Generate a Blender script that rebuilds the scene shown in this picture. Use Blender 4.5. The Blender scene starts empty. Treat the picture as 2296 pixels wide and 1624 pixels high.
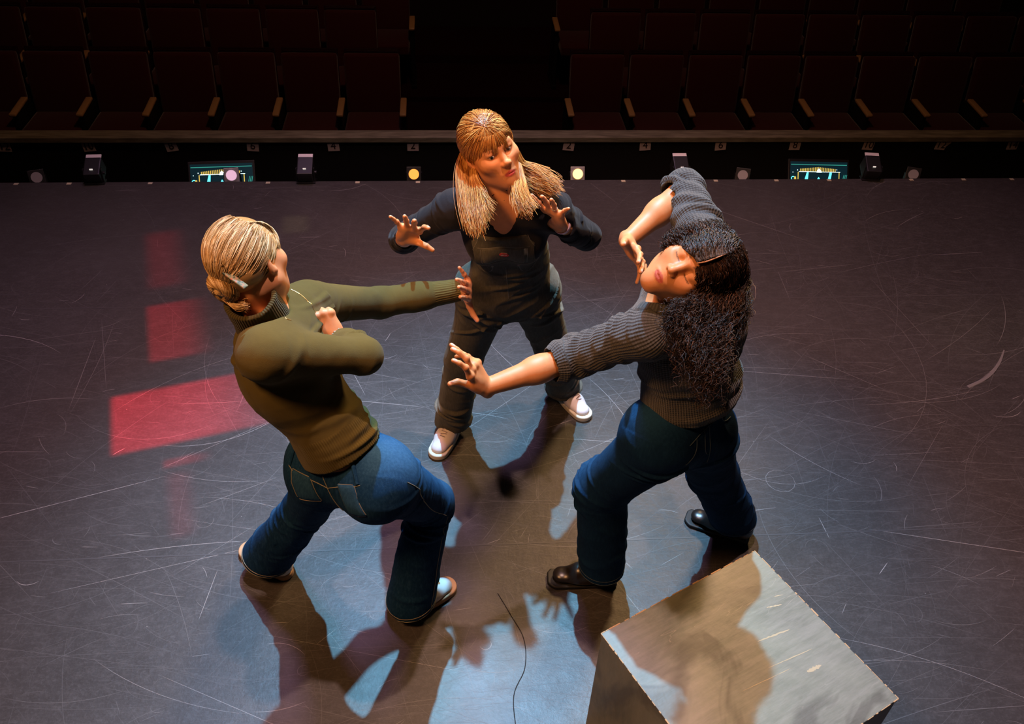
import bpy, bmesh, math, random
import numpy as np
from mathutils import Vector, Matrix
from mathutils.bvhtree import BVHTree

SC = bpy.context.scene
COL = SC.collection
random.seed(7); RNG = np.random.default_rng(7)
A = np.array

# ------------------------------------------------------------------ camera
cam = bpy.data.cameras.new('camera'); camo = bpy.data.objects.new('camera', cam); COL.objects.link(camo)
cam.sensor_fit = 'HORIZONTAL'; cam.sensor_width = 36.0; cam.lens = 36.0 * 1950.0 / 2296.0
cam.clip_start = 0.05; cam.clip_end = 100
camo.matrix_world = Matrix(([[0.997078, 0.019948, -0.073742, 0], [-0.068949, 0.650614, -0.756272, 0], [0.032892, 0.759147, 0.650088, 2.7], [0, 0, 0, 1]]))
SC.camera = camo

# ------------------------------------------------------------------ world, exposure
w = bpy.data.worlds.new('world'); SC.world = w; w.use_nodes = True
bg = w.node_tree.nodes['Background']; bg.inputs[0].default_value = (0.9, 0.5, 0.45, 1); bg.inputs[1].default_value = 0.0022
SC.view_settings.view_transform = 'Standard'; SC.view_settings.look = 'None'
SC.view_settings.exposure = 0.0; SC.view_settings.gamma = 1.0; SC.view_settings.use_curve_mapping = False

# ------------------------------------------------------------------ stage lighting
def spot(name, loc, target, color, power, size_deg, blend=0.35, rad=0.05):
    l = bpy.data.lights.new(name, 'SPOT'); l.color = color; l.energy = power
    l.spot_size = math.radians(size_deg); l.spot_blend = blend; l.shadow_soft_size = rad
    o = bpy.data.objects.new(name, l); COL.objects.link(o); o.location = loc
    o.rotation_euler = (Vector(target) - Vector(loc)).to_track_quat('-Z', 'Y').to_euler()
    return o
CYAN = spot('cool_front_spot', (.20, 4.5, 6.3), (.18, 1.95, 0), (.22, .66, 1.0), 3200, 36, 1.0, .045)
TOPL = spot('pink_top_light', (.25, 2.05, 7.0), (.25, 1.9, 0), (1.0, .62, .52), 1250, 72, 1.0, .07)
WARM = spot('warm_right_key', (2.8, 6.8, 4.6), (.2, 2.2, 1.2), (1.0, .60, .26), 1900, 26, .8, .6)
AMBR = spot('amber_side_fill', (-2.6, .2, 5.6), (.2, 2.2, .9), (1.0, .46, .18), 950, 44, .8, .5)
LAVN = spot('lavender_wash', (-.4, 5.0, 7.4), (.4, 1.7, 0), (.84, .50, .98), 620, 80, .9, .5)
SEAT_FILL = spot('added_seat_fill', (.4, 4.6, 6.0), (.3, 7.6, -.5), (1.0, .50, .30), 150, 110, .9, .3)  # added warm fill, no real fixture; lifts the dark seats and number cards
def gobo(name, loc, rz, color, power, rects, size=40):
    """profile spotlight pointing straight down with a cut-out metal pattern: rects = (u0, u1, v0, v1, edge, level) at floor scale"""
    o = spot(name, loc, (loc[0], loc[1] + 1e-4, 0), color, power, size, .1, .01); o.rotation_euler = (0, 0, rz)
    l = o.data; l.use_nodes = True; t = l.node_tree; n = t.nodes; em = n['Emission']
    tc = n.new('ShaderNodeTexCoord'); sp = n.new('ShaderNodeSeparateXYZ'); t.links.new(tc.outputs['Normal'], sp.inputs[0])
    def mth(op, a, b):
        x = n.new('ShaderNodeMath'); x.operation = op
        for i, v in enumerate((a, b)):
            if isinstance(v, (int, float)): x.inputs[i].default_value = v
            else: t.links.new(v, x.inputs[i])
        return x.outputs[0]
    az = mth('ABSOLUTE', sp.outputs[2], 0); u = mth('MULTIPLY', mth('DIVIDE', sp.outputs[0], az), loc[2]); v = mth('MULTIPLY', mth('DIVIDE', sp.outputs[1], az), loc[2])
    def edge(x, a, b):
        r = n.new('ShaderNodeMapRange'); r.interpolation_type = 'SMOOTHSTEP'; t.links.new(x, r.inputs[0]); r.inputs[1].default_value = a; r.inputs[2].default_value = b; return r.outputs[0]
    tot = None
    for u0, u1, v0, v1, e, e2, lv in rects:
        m = mth('MULTIPLY', mth('MULTIPLY', edge(u, u0 - e, u0 + e), edge(u, u1 + e2, u1 - e2)), mth('MULTIPLY', edge(v, v0 - e, v0 + e), edge(v, v1 + e, v1 - e)))
        m = mth('MULTIPLY', m, lv); tot = m if tot is None else mth('ADD', tot, m)
    t.links.new(tot, em.inputs['Strength'])
    return o
gobo('red_pattern_spot', (-1.30, 3.10, 7.0), .27, (1.0, .010, .03), 9500, [(-.23, .36, -.46, -.09, .018, .28, 1.0), (-.06, .16, .11, .56, .02, .10, .42), (-.04, .12, .72, 1.26, .04, .08, .16), (-.03, .12, -.60, -.555, .015, .06, .35), (-.02, .06, -.98, -.64, .03, .04, .13)])
gobo('amber_pattern_spot', (-.86, 4.40, 6.0), .1, (1.0, .8, .35), 700, [(-.07, .07, -.09, .09, .03, .03, .5), (3.2, 3.9, -1.7, -1.2, .2, .2, .25)], 80)


# ------------------------------------------------------------------ helpers: tags
def prop(o, label=None, cat=None, group=None, kind=None):
    if label: o['label'] = label
    if cat: o['category'] = cat
    if group: o['group'] = group
    if kind: o['kind'] = kind
    return o
def empty(name, loc=(0, 0, 0), rz=0):
    o = bpy.data.objects.new(name, None); COL.objects.link(o); o.location = loc; o.rotation_euler = (0, 0, rz)
    o.empty_display_size = 0.05
    return o
def mkobj(name, me, m=None, parent=None):
    o = bpy.data.objects.new(name, me); COL.objects.link(o)
    if m: me.materials.append(m)
    if parent: o.parent = parent
    return o
def from_bm(name, bm, m, parent=None, smooth=False):
    me = bpy.data.meshes.new(name); bm.normal_update(); bm.to_mesh(me); bm.free()
    if smooth: me.shade_smooth()
    return mkobj(name, me, m, parent)
def bm_box(bm, c, s, rot=None, bev=0.0):
    r = bmesh.ops.create_cube(bm, size=1.0); vs = r['verts']
    M = Matrix.Translation(c) @ (rot.to_4x4() if rot else Matrix.Identity(4)) @ Matrix.Diagonal((s[0], s[1], s[2], 1))
    bmesh.ops.transform(bm, matrix=M, verts=vs)
    if bev > 0:
        es = list({e for v in vs for e in v.link_edges})
        bmesh.ops.bevel(bm, geom=es, offset=bev, segments=2, affect='EDGES', profile=0.6)
def bm_cyl(bm, a, b, r, r2=None, seg=20, cap=True):
    a = Vector(a); b = Vector(b); d = b - a
    M = Matrix.Translation((a + b) / 2) @ d.to_track_quat('Z', 'Y').to_matrix().to_4x4()
    bmesh.ops.create_cone(bm, cap_ends=cap, segments=seg, radius1=r, radius2=r if r2 is None else r2, depth=d.length, matrix=M)

# ------------------------------------------------------------------ helpers: materials
def mat(name, color=(.5, .5, .5), rough=.6, metal=0.0, spec=.5, emis=None, estr=0.0, sheen=0.0):
    m = bpy.data.materials.new(name); m.use_nodes = True; n = m.node_tree.nodes; b = n['Principled BSDF']
    b.inputs['Base Color'].default_value = (*color, 1); b.inputs['Roughness'].default_value = rough
    b.inputs['Metallic'].default_value = metal; b.inputs['Specular IOR Level'].default_value = spec
    b.inputs['Sheen Weight'].default_value = sheen
    if emis: b.inputs['Emission Color'].default_value = (*emis, 1); b.inputs['Emission Strength'].default_value = estr
    return m
class NT:
    """tiny node builder"""
    def __init__(s, m): s.t = m.node_tree; s.n = s.t.nodes; s.l = s.t.links; s.b = s.n['Principled BSDF']
    def add(s, typ, **kw):
        x = s.n.new(typ)
        for k, v in kw.items():
            if k.startswith('i_'):
                key = k[2:].replace('_', ' '); x.inputs[key].default_value = v
            else: setattr(x, k, v)
        return x
    def link(s, a, b): s.l.new(a, b)
    def math(s, op, a, b=None, c=None, clamp=False):
        x = s.n.new('ShaderNodeMath'); x.operation = op; x.use_clamp = clamp
        for i, v in enumerate((a, b, c)):
            if v is None: continue
            if isinstance(v, (int, float)): x.inputs[i].default_value = v
            else: s.link(v, x.inputs[i])
        return x.outputs[0]
    def mix(s, f, a, b, mode='MIX'):
        x = s.n.new('ShaderNodeMix'); x.data_type = 'RGBA'; x.blend_type = mode
        for sock, v in ((x.inputs[0], f), (x.inputs[6], a), (x.inputs[7], b)):
            if isinstance(v, (int, float)): sock.default_value = v
            elif isinstance(v, tuple): sock.default_value = (*v, 1)
            else: s.link(v, sock)
        return x.outputs[2]
    def ramp(s, f, stops):
        x = s.n.new('ShaderNodeValToRGB'); s.link(f, x.inputs[0]); e = x.color_ramp.elements
        while len(e) < len(stops): e.new(0.5)
        for el, (p, c) in zip(e, stops):
            el.position = p; el.color = (*c, 1) if isinstance(c, tuple) else (c, c, c, 1)
        return x.outputs[0]
    def noise(s, vec, scale, detail=3, rough=.6, dist=0.0):
        x = s.n.new('ShaderNodeTexNoise'); x.inputs['Scale'].default_value = scale
        x.inputs['Detail'].default_value = detail; x.inputs['Roughness'].default_value = rough
        x.inputs['Distortion'].default_value = dist
        if vec is not None: s.link(vec, x.inputs['Vector'])
        return x.outputs[0]
    def mapping(s, vec, scale=(1, 1, 1), rot=(0, 0, 0), loc=(0, 0, 0)):
        x = s.n.new('ShaderNodeMapping'); x.inputs['Scale'].default_value = scale
        x.inputs['Rotation'].default_value = rot; x.inputs['Location'].default_value = loc
        s.link(vec, x.inputs[0]); return x.outputs[0]
    def obj(s): return s.n.new('ShaderNodeTexCoord').outputs['Object']
    def attr(s, name): x = s.n.new('ShaderNodeAttribute'); x.attribute_name = name; return x
    def bump(s, h, strength=.3, dist=.002):
        x = s.n.new('ShaderNodeBump'); x.inputs['Strength'].default_value = strength; x.inputs['Distance'].default_value = dist
        s.link(h, x.inputs['Height']); s.link(x.outputs[0], s.b.inputs['Normal']); return x

def skin_mat(name, color, rough=.5, sss=.12):
    m = mat(name, color, rough, spec=.4); t = NT(m); a = t.attr('tint')
    o = t.obj(); nz = t.noise(o, 28, 4)
    c = t.mix(1.0, a.outputs['Color'], t.ramp(nz, [(.3, (.9, .84, .82)), (.7, (1.06, 1.02, 1.0))]), 'MULTIPLY')
    t.link(c, t.b.inputs['Base Color'])
    t.b.inputs['Subsurface Weight'].default_value = sss; t.b.inputs['Subsurface Scale'].default_value = .01
    t.b.inputs['Subsurface Radius'].default_value = (1, .3, .15)
    t.bump(t.noise(o, 260, 3), .12, .001)
    return m
def knit_mat(name, color, dark, freq, amp=.6, fuzz=.3, zone=None, mix2=None, stitch=None):
    """knitted fabric: ribs run along each limb (attribute sv = distance around it, su = along)"""
    m = mat(name, color, .95, spec=.15, sheen=fuzz); t = NT(m)
    m.node_tree.nodes['Principled BSDF'].inputs['Sheen Roughness'].default_value = .6
    sv = t.attr('sv').outputs['Fac']; su = t.attr('su').outputs['Fac']; o = t.obj()
    nz = t.noise(o, 60, 4); n2 = t.noise(o, 500, 2)
    ph = t.math('ADD', t.math('MULTIPLY', sv, freq), t.math('MULTIPLY', t.noise(o, 9, 2), 6.0))
    rib = t.math('ADD', t.math('MULTIPLY', t.math('SINE', ph), .5), .5)
    if stitch:
        st = t.math('ADD', t.math('MULTIPLY', t.math('SINE', t.math('MULTIPLY', su, stitch)), .5), .5)
        rib = t.math('MULTIPLY', t.math('ADD', rib, t.math('MULTIPLY', st, .55)), .7)
    if zone is not None:
        z = t.attr('rz').outputs['Fac']
        rib = t.math('MULTIPLY', rib, t.math('ADD', z, zone))
    h = t.math('ADD', t.math('MULTIPLY', rib, 1.0), t.math('MULTIPLY', n2, .35))
    c = t.mix(t.math('MULTIPLY', nz, .5), color, dark)
    c = t.mix(t.math('MULTIPLY', t.math('SUBTRACT', 1.0, rib), amp * .55, None, True), c, tuple(x * .45 for x in dark))
    if mix2:
        sp = t.ramp(t.noise(o, 340, 2), [(.55, 0.0), (.72, 1.0)])
        c = t.mix(t.math('MULTIPLY', sp, .5), c, mix2)
    t.link(c, t.b.inputs['Base Color'])
    t.bump(h, amp, .004)
    return m
def denim_mat(name, c0, c1, fade):
    m = mat(name, c0, .9, spec=.08); t = NT(m); o = t.obj()
    nz = t.noise(o, 7, 4); n2 = t.noise(t.mapping(o, (1, 1, .25)), 160, 4, .7); f = t.attr('fade').outputs['Fac']
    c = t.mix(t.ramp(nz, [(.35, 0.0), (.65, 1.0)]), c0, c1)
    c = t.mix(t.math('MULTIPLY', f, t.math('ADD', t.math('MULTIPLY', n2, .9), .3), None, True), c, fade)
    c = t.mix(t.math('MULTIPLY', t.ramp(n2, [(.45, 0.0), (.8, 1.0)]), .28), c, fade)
    t.link(c, t.b.inputs['Base Color'])
    sv = t.attr('sv').outputs['Fac']; su = t.attr('su').outputs['Fac']
    tw = t.math('SINE', t.math('ADD', t.math('MULTIPLY', su, 2600), t.math('MULTIPLY', sv, 2600)))
    t.bump(t.math('ADD', t.math('MULTIPLY', tw, .25), t.math('ADD', n2, t.math('MULTIPLY', t.noise(o, 22, 3), 3.0))), .35, .003)
    return m
def hair_mat(name, stops, rough=.38, spec=.6):
    m = mat(name, stops[0][1], rough, spec=spec); t = NT(m)
    r = t.attr('hr').outputs['Fac']; c = t.ramp(r, stops)
    t.link(c, t.b.inputs['Base Color'])
    try: t.b.inputs['Anisotropic'].default_value = .4
    except Exception: pass
    return m

# ------------------------------------------------------------------ signed-distance modelling
def unit(v): v = np.asarray(v, float); return v / (np.linalg.norm(v) + 1e-12)
def vn3(P, seed=0):
    """smooth value noise in [-1,1]"""
    F = np.floor(P).astype(np.int64); f = P - F; f = f * f * (3 - 2 * f)
    def hsh(x, y, z):
        h = (x * 374761393 + y * 668265263 + z * 2147483647 + seed * 1274126177) & 0xffffffff
        h = ((h ^ (h >> 13)) * 1274126177) & 0xffffffff
        return ((h ^ (h >> 16)) & 0xffff) / 32767.5 - 1
    r = 0
    for dx in (0, 1):
        wx = f[:, 0] if dx else 1 - f[:, 0]
        for dy in (0, 1):
            wy = f[:, 1] if dy else 1 - f[:, 1]
            for dz in (0, 1):
                wz = f[:, 2] if dz else 1 - f[:, 2]
                r = r + wx * wy * wz * hsh(F[:, 0] + dx, F[:, 1] + dy, F[:, 2] + dz)
    return r
class Pr:
    __slots__ = ('f', 'c', 'R', 'k', 'op')
    def __init__(s, f, c, R, k, op): s.f = f; s.c = np.asarray(c, float); s.R = R; s.k = k; s.op = op
def cone(a, b, ra, rb, k=.02, flat=None, op='u', prof=None, side=None):
    a = np.asarray(a, float); b = np.asarray(b, float); ab = b - a
    if flat is not None:
        v = unit(flat[0]); g = 1 / flat[1] - 1; sc = math.sqrt(flat[1])
        ab2 = ab + v * (ab @ v) * g
    else: v = None; ab2 = ab; sc = 1
    L2 = ab2 @ ab2 + 1e-12
    sd = None if side is None else np.asarray(side, float)
    def f(P):
        q = P - a
        if v is not None: q = q + np.outer(q @ v, v) * g
        t = np.clip(q @ ab2 / L2, 0, 1)
        rr = ra + (rb - ra) * t
        if prof is not None:
            tt = t if sd is None else t + q @ sd
            rr = rr + prof(tt, P)
        return (np.linalg.norm(q - t[:, None] * ab2, axis=1) - rr) * sc
    return Pr(f, (a + b) / 2, np.linalg.norm(ab) / 2 + max(ra, rb) + (.02 if prof else 0), k, op)
def ell(c, rad, k=.02, F=None, op='u'):
    c = np.asarray(c, float); r = np.asarray(rad, float); F = np.eye(3) if F is None else np.asarray(F)
    def f(P):
        q = (P - c) @ F; k0 = np.linalg.norm(q / r, axis=1); k1 = np.linalg.norm(q / (r * r), axis=1) + 1e-9
        return k0 * (k0 - 1) / k1
    return Pr(f, c, r.max(), k, op)
def boxp(c, half, F=None, rnd=.004, k=.005, op='u'):
    c = np.asarray(c, float); h = np.asarray(half, float) - rnd; F = np.eye(3) if F is None else np.asarray(F)
    def f(P):
        q = np.abs((P - c) @ F) - h
        return np.linalg.norm(np.maximum(q, 0), axis=1) + np.minimum(q.max(1), 0) - rnd
    return Pr(f, c, np.linalg.norm(half), k, op)
def cutpr(p, o, n):
    """keep only the side of a primitive where (x-o).n < 0"""
    o = np.asarray(o, float); n = unit(n); g = p.f
    p.f = lambda P: np.maximum(g(P), (P - o) @ n)
    return p
def field(prims, P):
    d = np.full(len(P), 1e3)
    for p in prims:
        di = p.f(P); k = p.k
        if p.op == 'u':
            h = np.maximum(k - np.abs(d - di), 0) / k; d = np.minimum(d, di) - h * h * k * .25
        else:
            di = -di; h = np.maximum(k - np.abs(d - di), 0) / k; d = np.maximum(d, di) + h * h * k * .25
    return d
CORN = A([[i, j, k] for i in (0, 1) for j in (0, 1) for k in (0, 1)])
EDG = [(i, j) for i in range(8) for j in range(i + 1, 8) if np.abs(CORN[i] - CORN[j]).sum() == 1]
def mesh_field(prims, h, disp=None):
    """block-sparse surface nets; returns verts, normals, quads"""
    B = 16; S = B * h
    lo = np.min([p.c - p.R for p in prims if p.op == 'u'], 0) - .03; hi = np.max([p.c + p.R for p in prims if p.op == 'u'], 0) + .03
    nb = np.ceil((hi - lo) / S).astype(int); N = nb * B + 2
    ctr = np.stack(np.meshgrid(*[np.arange(n) for n in nb], indexing='ij'), -1).reshape(-1, 3)
    cw = lo + (ctr + .5) * S
    d0 = field(prims, cw); act = np.abs(d0) < S * 1.45 + .012
    br = S * .87; loc = np.stack(np.meshgrid(*[np.arange(B + 1)] * 3, indexing='ij'), -1).reshape(-1, 3)
    V = []; NR = []; ID = []; Q = []
    st = A([N[1] * N[2], N[2], 1])
    for bi, c in zip(ctr[act], cw[act]):
        rel = [p for p in prims if np.linalg.norm(p.c - c) - p.R - br < p.k + .004]
        if not rel: continue
        P = lo + (bi * B + loc) * h; d = field(rel, P).reshape(B + 1, B + 1, B + 1)
        s = d < 0
        if s.all() or not s.any(): continue
        cs = [d[i:B + i, j:B + j, k:B + k] for i, j, k in CORN]; C = np.stack(cs, -1); cn = (C < 0).sum(-1)
        ci = np.argwhere((cn > 0) & (cn < 8)); cv = C[ci[:, 0], ci[:, 1], ci[:, 2]]
        acc = np.zeros((len(ci), 3)); cnt = np.zeros(len(ci))
        for i, j in EDG:
            a, b = cv[:, i], cv[:, j]; m = (a < 0) != (b < 0); t = np.where(m, a / np.where(m, a - b, 1), 0)
            acc += m[:, None] * (CORN[i] + t[:, None] * (CORN[j] - CORN[i])); cnt += m
        v = lo + (bi * B + ci + acc / cnt[:, None]) * h
        e = h * .35
        for _ in range(2):
            g = np.stack([field(rel, v + o) - field(rel, v - o) for o in np.eye(3) * e], 1) / (2 * e)
            gl = np.linalg.norm(g, axis=1) + 1e-6; dv = field(rel, v)
            if _ == 0: v = v - g * (np.clip(dv / gl, -h * .6, h * .6) / gl)[:, None]
        V.append(v); NR.append(g / gl[:, None]); ID.append(((bi * B + ci) * st).sum(1))
        for ax in range(3):
            b_, c_ = [(1, 2), (2, 0), (0, 1)][ax]
            sl = [slice(0, B)] * 3; s0 = s[tuple(sl)]; sl[ax] = slice(1, B + 1); s1 = s[tuple(sl)]
            w_ = np.argwhere(s0 != s1)
            if not len(w_): continue
            fl = s0[w_[:, 0], w_[:, 1], w_[:, 2]]; g0 = ((bi * B + w_) * st).sum(1)
            q = np.stack([g0, g0 - st[b_], g0 - st[b_] - st[c_], g0 - st[c_]], 1)
            q[~fl] = q[~fl][:, ::-1]; Q.append(q)
    V = np.concatenate(V); NR = np.concatenate(NR); ID = np.concatenate(ID); Q = np.concatenate(Q)
    o = np.argsort(ID); ID = ID[o]; V = V[o]; NR = NR[o]
    ix = np.searchsorted(ID, Q); ix[ix >= len(ID)] = 0; ok = (ID[ix] == Q).all(1)
    Q = ix[ok]
    if disp is not None: V = V + NR * disp(V, NR)[:, None]
    return V, NR, Q
def np_mesh(name, V, Q, m, parent=None, attrs=None, cols=None):
    me = bpy.data.meshes.new(name); k = Q.shape[1]
    me.vertices.add(len(V)); me.vertices.foreach_set('co', V.astype(np.float32).ravel())
    me.loops.add(Q.size); me.loops.foreach_set('vertex_index', Q.astype(np.int32).ravel())
    me.polygons.add(len(Q)); me.polygons.foreach_set('loop_start', np.arange(0, Q.size, k, dtype=np.int32))
    me.update(calc_edges=True); me.shade_smooth()
    for n, v in (attrs or {}).items():
        a = me.attributes.new(n, 'FLOAT', 'POINT'); a.data.foreach_set('value', np.asarray(v, np.float32))
    for n, v in (cols or {}).items():
        a = me.color_attributes.new(n, 'FLOAT_COLOR', 'POINT')
        a.data.foreach_set('color', np.concatenate([v, np.ones((len(v), 1))], 1).astype(np.float32).ravel())
    return mkobj(name, me, m, parent)
def seg_coords(V, segs):
    """for each vertex: distance along / around the nearest limb segment; segs = (a, b, front, radius, start)"""
    best = np.full(len(V), 1e9); su = np.zeros(len(V)); sv = np.zeros(len(V)); si = np.zeros(len(V), int)
    for i, (a, b, F, R, s0) in enumerate(segs):
        a = np.asarray(a, float); b = np.asarray(b, float); ax = unit(b - a); L = np.linalg.norm(b - a)
        e1 = unit(F - ax * (F @ ax)); e2 = np.cross(ax, e1); q = V - a; t = q @ ax; tc = np.clip(t, 0, L)
        d = np.linalg.norm(q - tc[:, None] * ax, axis=1) / R; m = d < best
        best[m] = d[m]; su[m] = (s0 + t)[m]; sv[m] = (np.arctan2(q @ e2, q @ e1) * R)[m]; si[m] = i
    return su, sv, si

# ------------------------------------------------------------------ strands (hair, cords)
def catmull(G, M):
    G = np.asarray(G, float); K = len(G); P = np.concatenate([[2 * G[0] - G[1]], G, [2 * G[-1] - G[-2]]])
    t = np.linspace(0, K - 1 - 1e-6, M); i = t.astype(int); f = (t - i)[:, None]
    p0, p1, p2, p3 = P[i], P[i + 1], P[i + 2], P[i + 3]
    return .5 * (2 * p1 + (p2 - p0) * f + (2 * p0 - 5 * p1 + 4 * p2 - p3) * f ** 2 + (3 * p1 - p0 - 3 * p2 + p3) * f ** 3)
def tubes(name, lines, rad, m, parent=None, nside=3, taper=.5, hr=None):
    """lines: (n, M, 3) array of polylines swept as thin tubes in one mesh"""
    L = np.asarray(lines); n, M, _ = L.shape
    T = np.gradient(L, axis=1); T /= np.linalg.norm(T, axis=2, keepdims=True) + 1e-9
    ref = A([.31, .17, .93]); U = np.cross(T, ref); U /= np.linalg.norm(U, axis=2, keepdims=True) + 1e-9; W_ = np.cross(T, U)
    rad = np.broadcast_to(np.asarray(rad, float), (n,)); tp = 1 - (1 - taper) * np.linspace(0, 1, M) ** 2
    rr = rad[:, None] * tp[None]
    rings = [L + rr[..., None] * (math.cos(a) * U + math.sin(a) * W_) for a in [2 * math.pi * i / nside for i in range(nside)]]
    V = np.stack(rings, 2).reshape(-1, 3)
    base = (np.arange(n)[:, None] * M + np.arange(M - 1)[None]) * nside; base = base.ravel()
    Q = np.concatenate([np.stack([base + i, base + (i + 1) % nside, base + nside + (i + 1) % nside, base + nside + i], 1) for i in range(nside)])
    h = RNG.random(n) if hr is None else hr
    return np_mesh(name, V, Q, m, parent, {'hr': np.repeat(h, M * nside)})
def loft(G, n, M=18, thick=.01, amp=.003, freq=3.0, curl=0.0, cf=8.0, center=(0, 0, 0), jit=.3, flare=0.0, start=0.0, trim=0.0):
    """strands between an ordered fan of guide curves"""
    G = np.stack([catmull(catmull(g, 40)[int(40 * start):], M) for g in G]); g = len(G)
    s = RNG.random(n) * (g - 1.001); i = s.astype(int); f = (s - i)[:, None, None]
    L = G[i] * (1 - f) + G[i + 1] * f
    if trim:
        x = np.linspace(0, 1, M)[None] * (1 - trim * RNG.random((n, 1)) ** 1.5) * (M - 1.001); i0 = x.astype(int); f0 = (x - i0)[..., None]; r_ = np.arange(n)[:, None]
        L = L[r_, i0] * (1 - f0) + L[r_, i0 + 1] * f0
    out = L - np.asarray(center, float); out /= np.linalg.norm(out, axis=2, keepdims=True)
    t = np.linspace(0, 1, M)[None, :, None]; L = L - out * (RNG.random(n) ** 1.5 * thick)[:, None, None] * np.minimum(1, .12 + t * 1.6)
    L = L + RNG.normal(0, 1, (n, 1, 3)) * (amp * (.4 + jit * 3 * t + flare * t * t))
    ph = RNG.random((n, 1, 3)) * 6.28; L = L + amp * .8 * np.sin(freq * t * 6.28 + ph) * t
    if curl:
        T = np.gradient(L, axis=1); T /= np.linalg.norm(T, axis=2, keepdims=True) + 1e-9
        U = np.cross(T, A([.3, .9, .2])); U /= np.linalg.norm(U, axis=2, keepdims=True) + 1e-9; W_ = np.cross(T, U)
        p = RNG.random((n, 1, 1)) * 6.28; fr = cf * (1 + .35 * RNG.normal(0, 1, (n, 1, 1))); c = curl * (.5 + RNG.random((n, 1, 1))) * np.minimum(1, t * 3)
        L = L + c * (np.cos(p + fr * 6.28 * t) * U + np.sin(p + fr * 6.28 * t) * W_)
    return L

def flow(O, H, s, c, r, mk, n, M=16, inf=1.0, jit=.0012, thick=.004):
    """strands lying on the skull ellipsoid; mk(i) gives a start direction, a turn axis and the two turn angles"""
    out = []; c = A(c); r = A(r)
    for i in range(n):
        d0, ax, t0, t1 = mk(i); ax = unit(ax); th = np.linspace(t0, t1, M)[:, None]
        d = d0 * np.cos(th) + np.cross(ax, d0) * np.sin(th) + ax * (ax @ d0) * (1 - np.cos(th))
        k = inf - thick / .09 * RNG.random() ** 1.5
        p = (c + d * r * k) + np.cumsum(RNG.normal(0, jit * .25, (M, 3)), 0) + RNG.normal(0, jit, 3)
        out.append(O + (p * s) @ H.T)
    return A(out)

# ------------------------------------------------------------------ stage floor
def floor_mat():
    m = mat('marley_floor', (.03, .03, .032), .42, spec=.45); t = NT(m); o = t.obj()
    base = t.ramp(t.noise(o, .9, 5, .6), [(.3, (.036, .033, .032)), (.7, (.056, .051, .050))])
    fine = t.noise(o, 90, 5, .75)
    base = t.mix(t.math('MULTIPLY', t.ramp(fine, [(.5, 0.0), (.75, 1.0)]), .35), base, (.13, .13, .135))
    hat = None
    for rz, sd in ((.15, 1), (-.45, 4), (.9, 8), (-1.1, 12)):
        n = t.ramp(t.noise(t.mapping(o, (9, 60, 1), (0, 0, rz), (sd, 0, 0)), 1.6, 3, .7), [(.60, 0.0), (.70, 1.0)])
        n = t.math('MULTIPLY', n, t.ramp(t.noise(t.mapping(o, (1, 1, 1), (0, 0, 0), (sd, sd, 0)), 2.2, 4, .7), [(.45, 0.0), (.65, 1.0)])); hat = n if hat is None else t.math('MAXIMUM', hat, n)
    smear = t.ramp(t.noise(t.mapping(o, (1.0, 1.7, 1), (0, 0, .18)), 14, 8, .88), [(.48, 0.0), (.72, 1.0)])
    base = t.mix(t.math('MULTIPLY', hat, .22), base, (.17, .165, .17))
    c = t.mix(t.math('MULTIPLY', smear, .30), base, (.16, .155, .16))
    vor = t.add('ShaderNodeTexVoronoi'); vor.inputs['Scale'].default_value = 14; t.link(o, vor.inputs['Vector'])
    sp = t.ramp(vor.outputs['Distance'], [(.0, 1.0), (.022, 1.0), (.03, 0.0)])
    sp = t.math('MULTIPLY', sp, t.ramp(t.noise(o, 3.0, 2), [(.55, 0.0), (.6, 1.0)]))
    c = t.mix(t.math('MULTIPLY', sp, .5), c, (.6, .58, .56))
    t.link(c, t.b.inputs['Base Color'])
    r = t.math('ADD', t.math('MULTIPLY', t.noise(o, 3.5, 5, .7), .28), .28)
    t.link(r, t.b.inputs['Roughness'])
    t.bump(t.math('ADD', t.math('MULTIPLY', fine, .5), t.noise(o, 24, 4, .6)), .35, .003)
    return m
M_FLOOR = floor_mat()
bm = bmesh.new(); bm_box(bm, (.4, 1.75, -.03), (14, 6.30, .06)); fl = from_bm('floor', bm, M_FLOOR); prop(fl, kind='structure')
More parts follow.
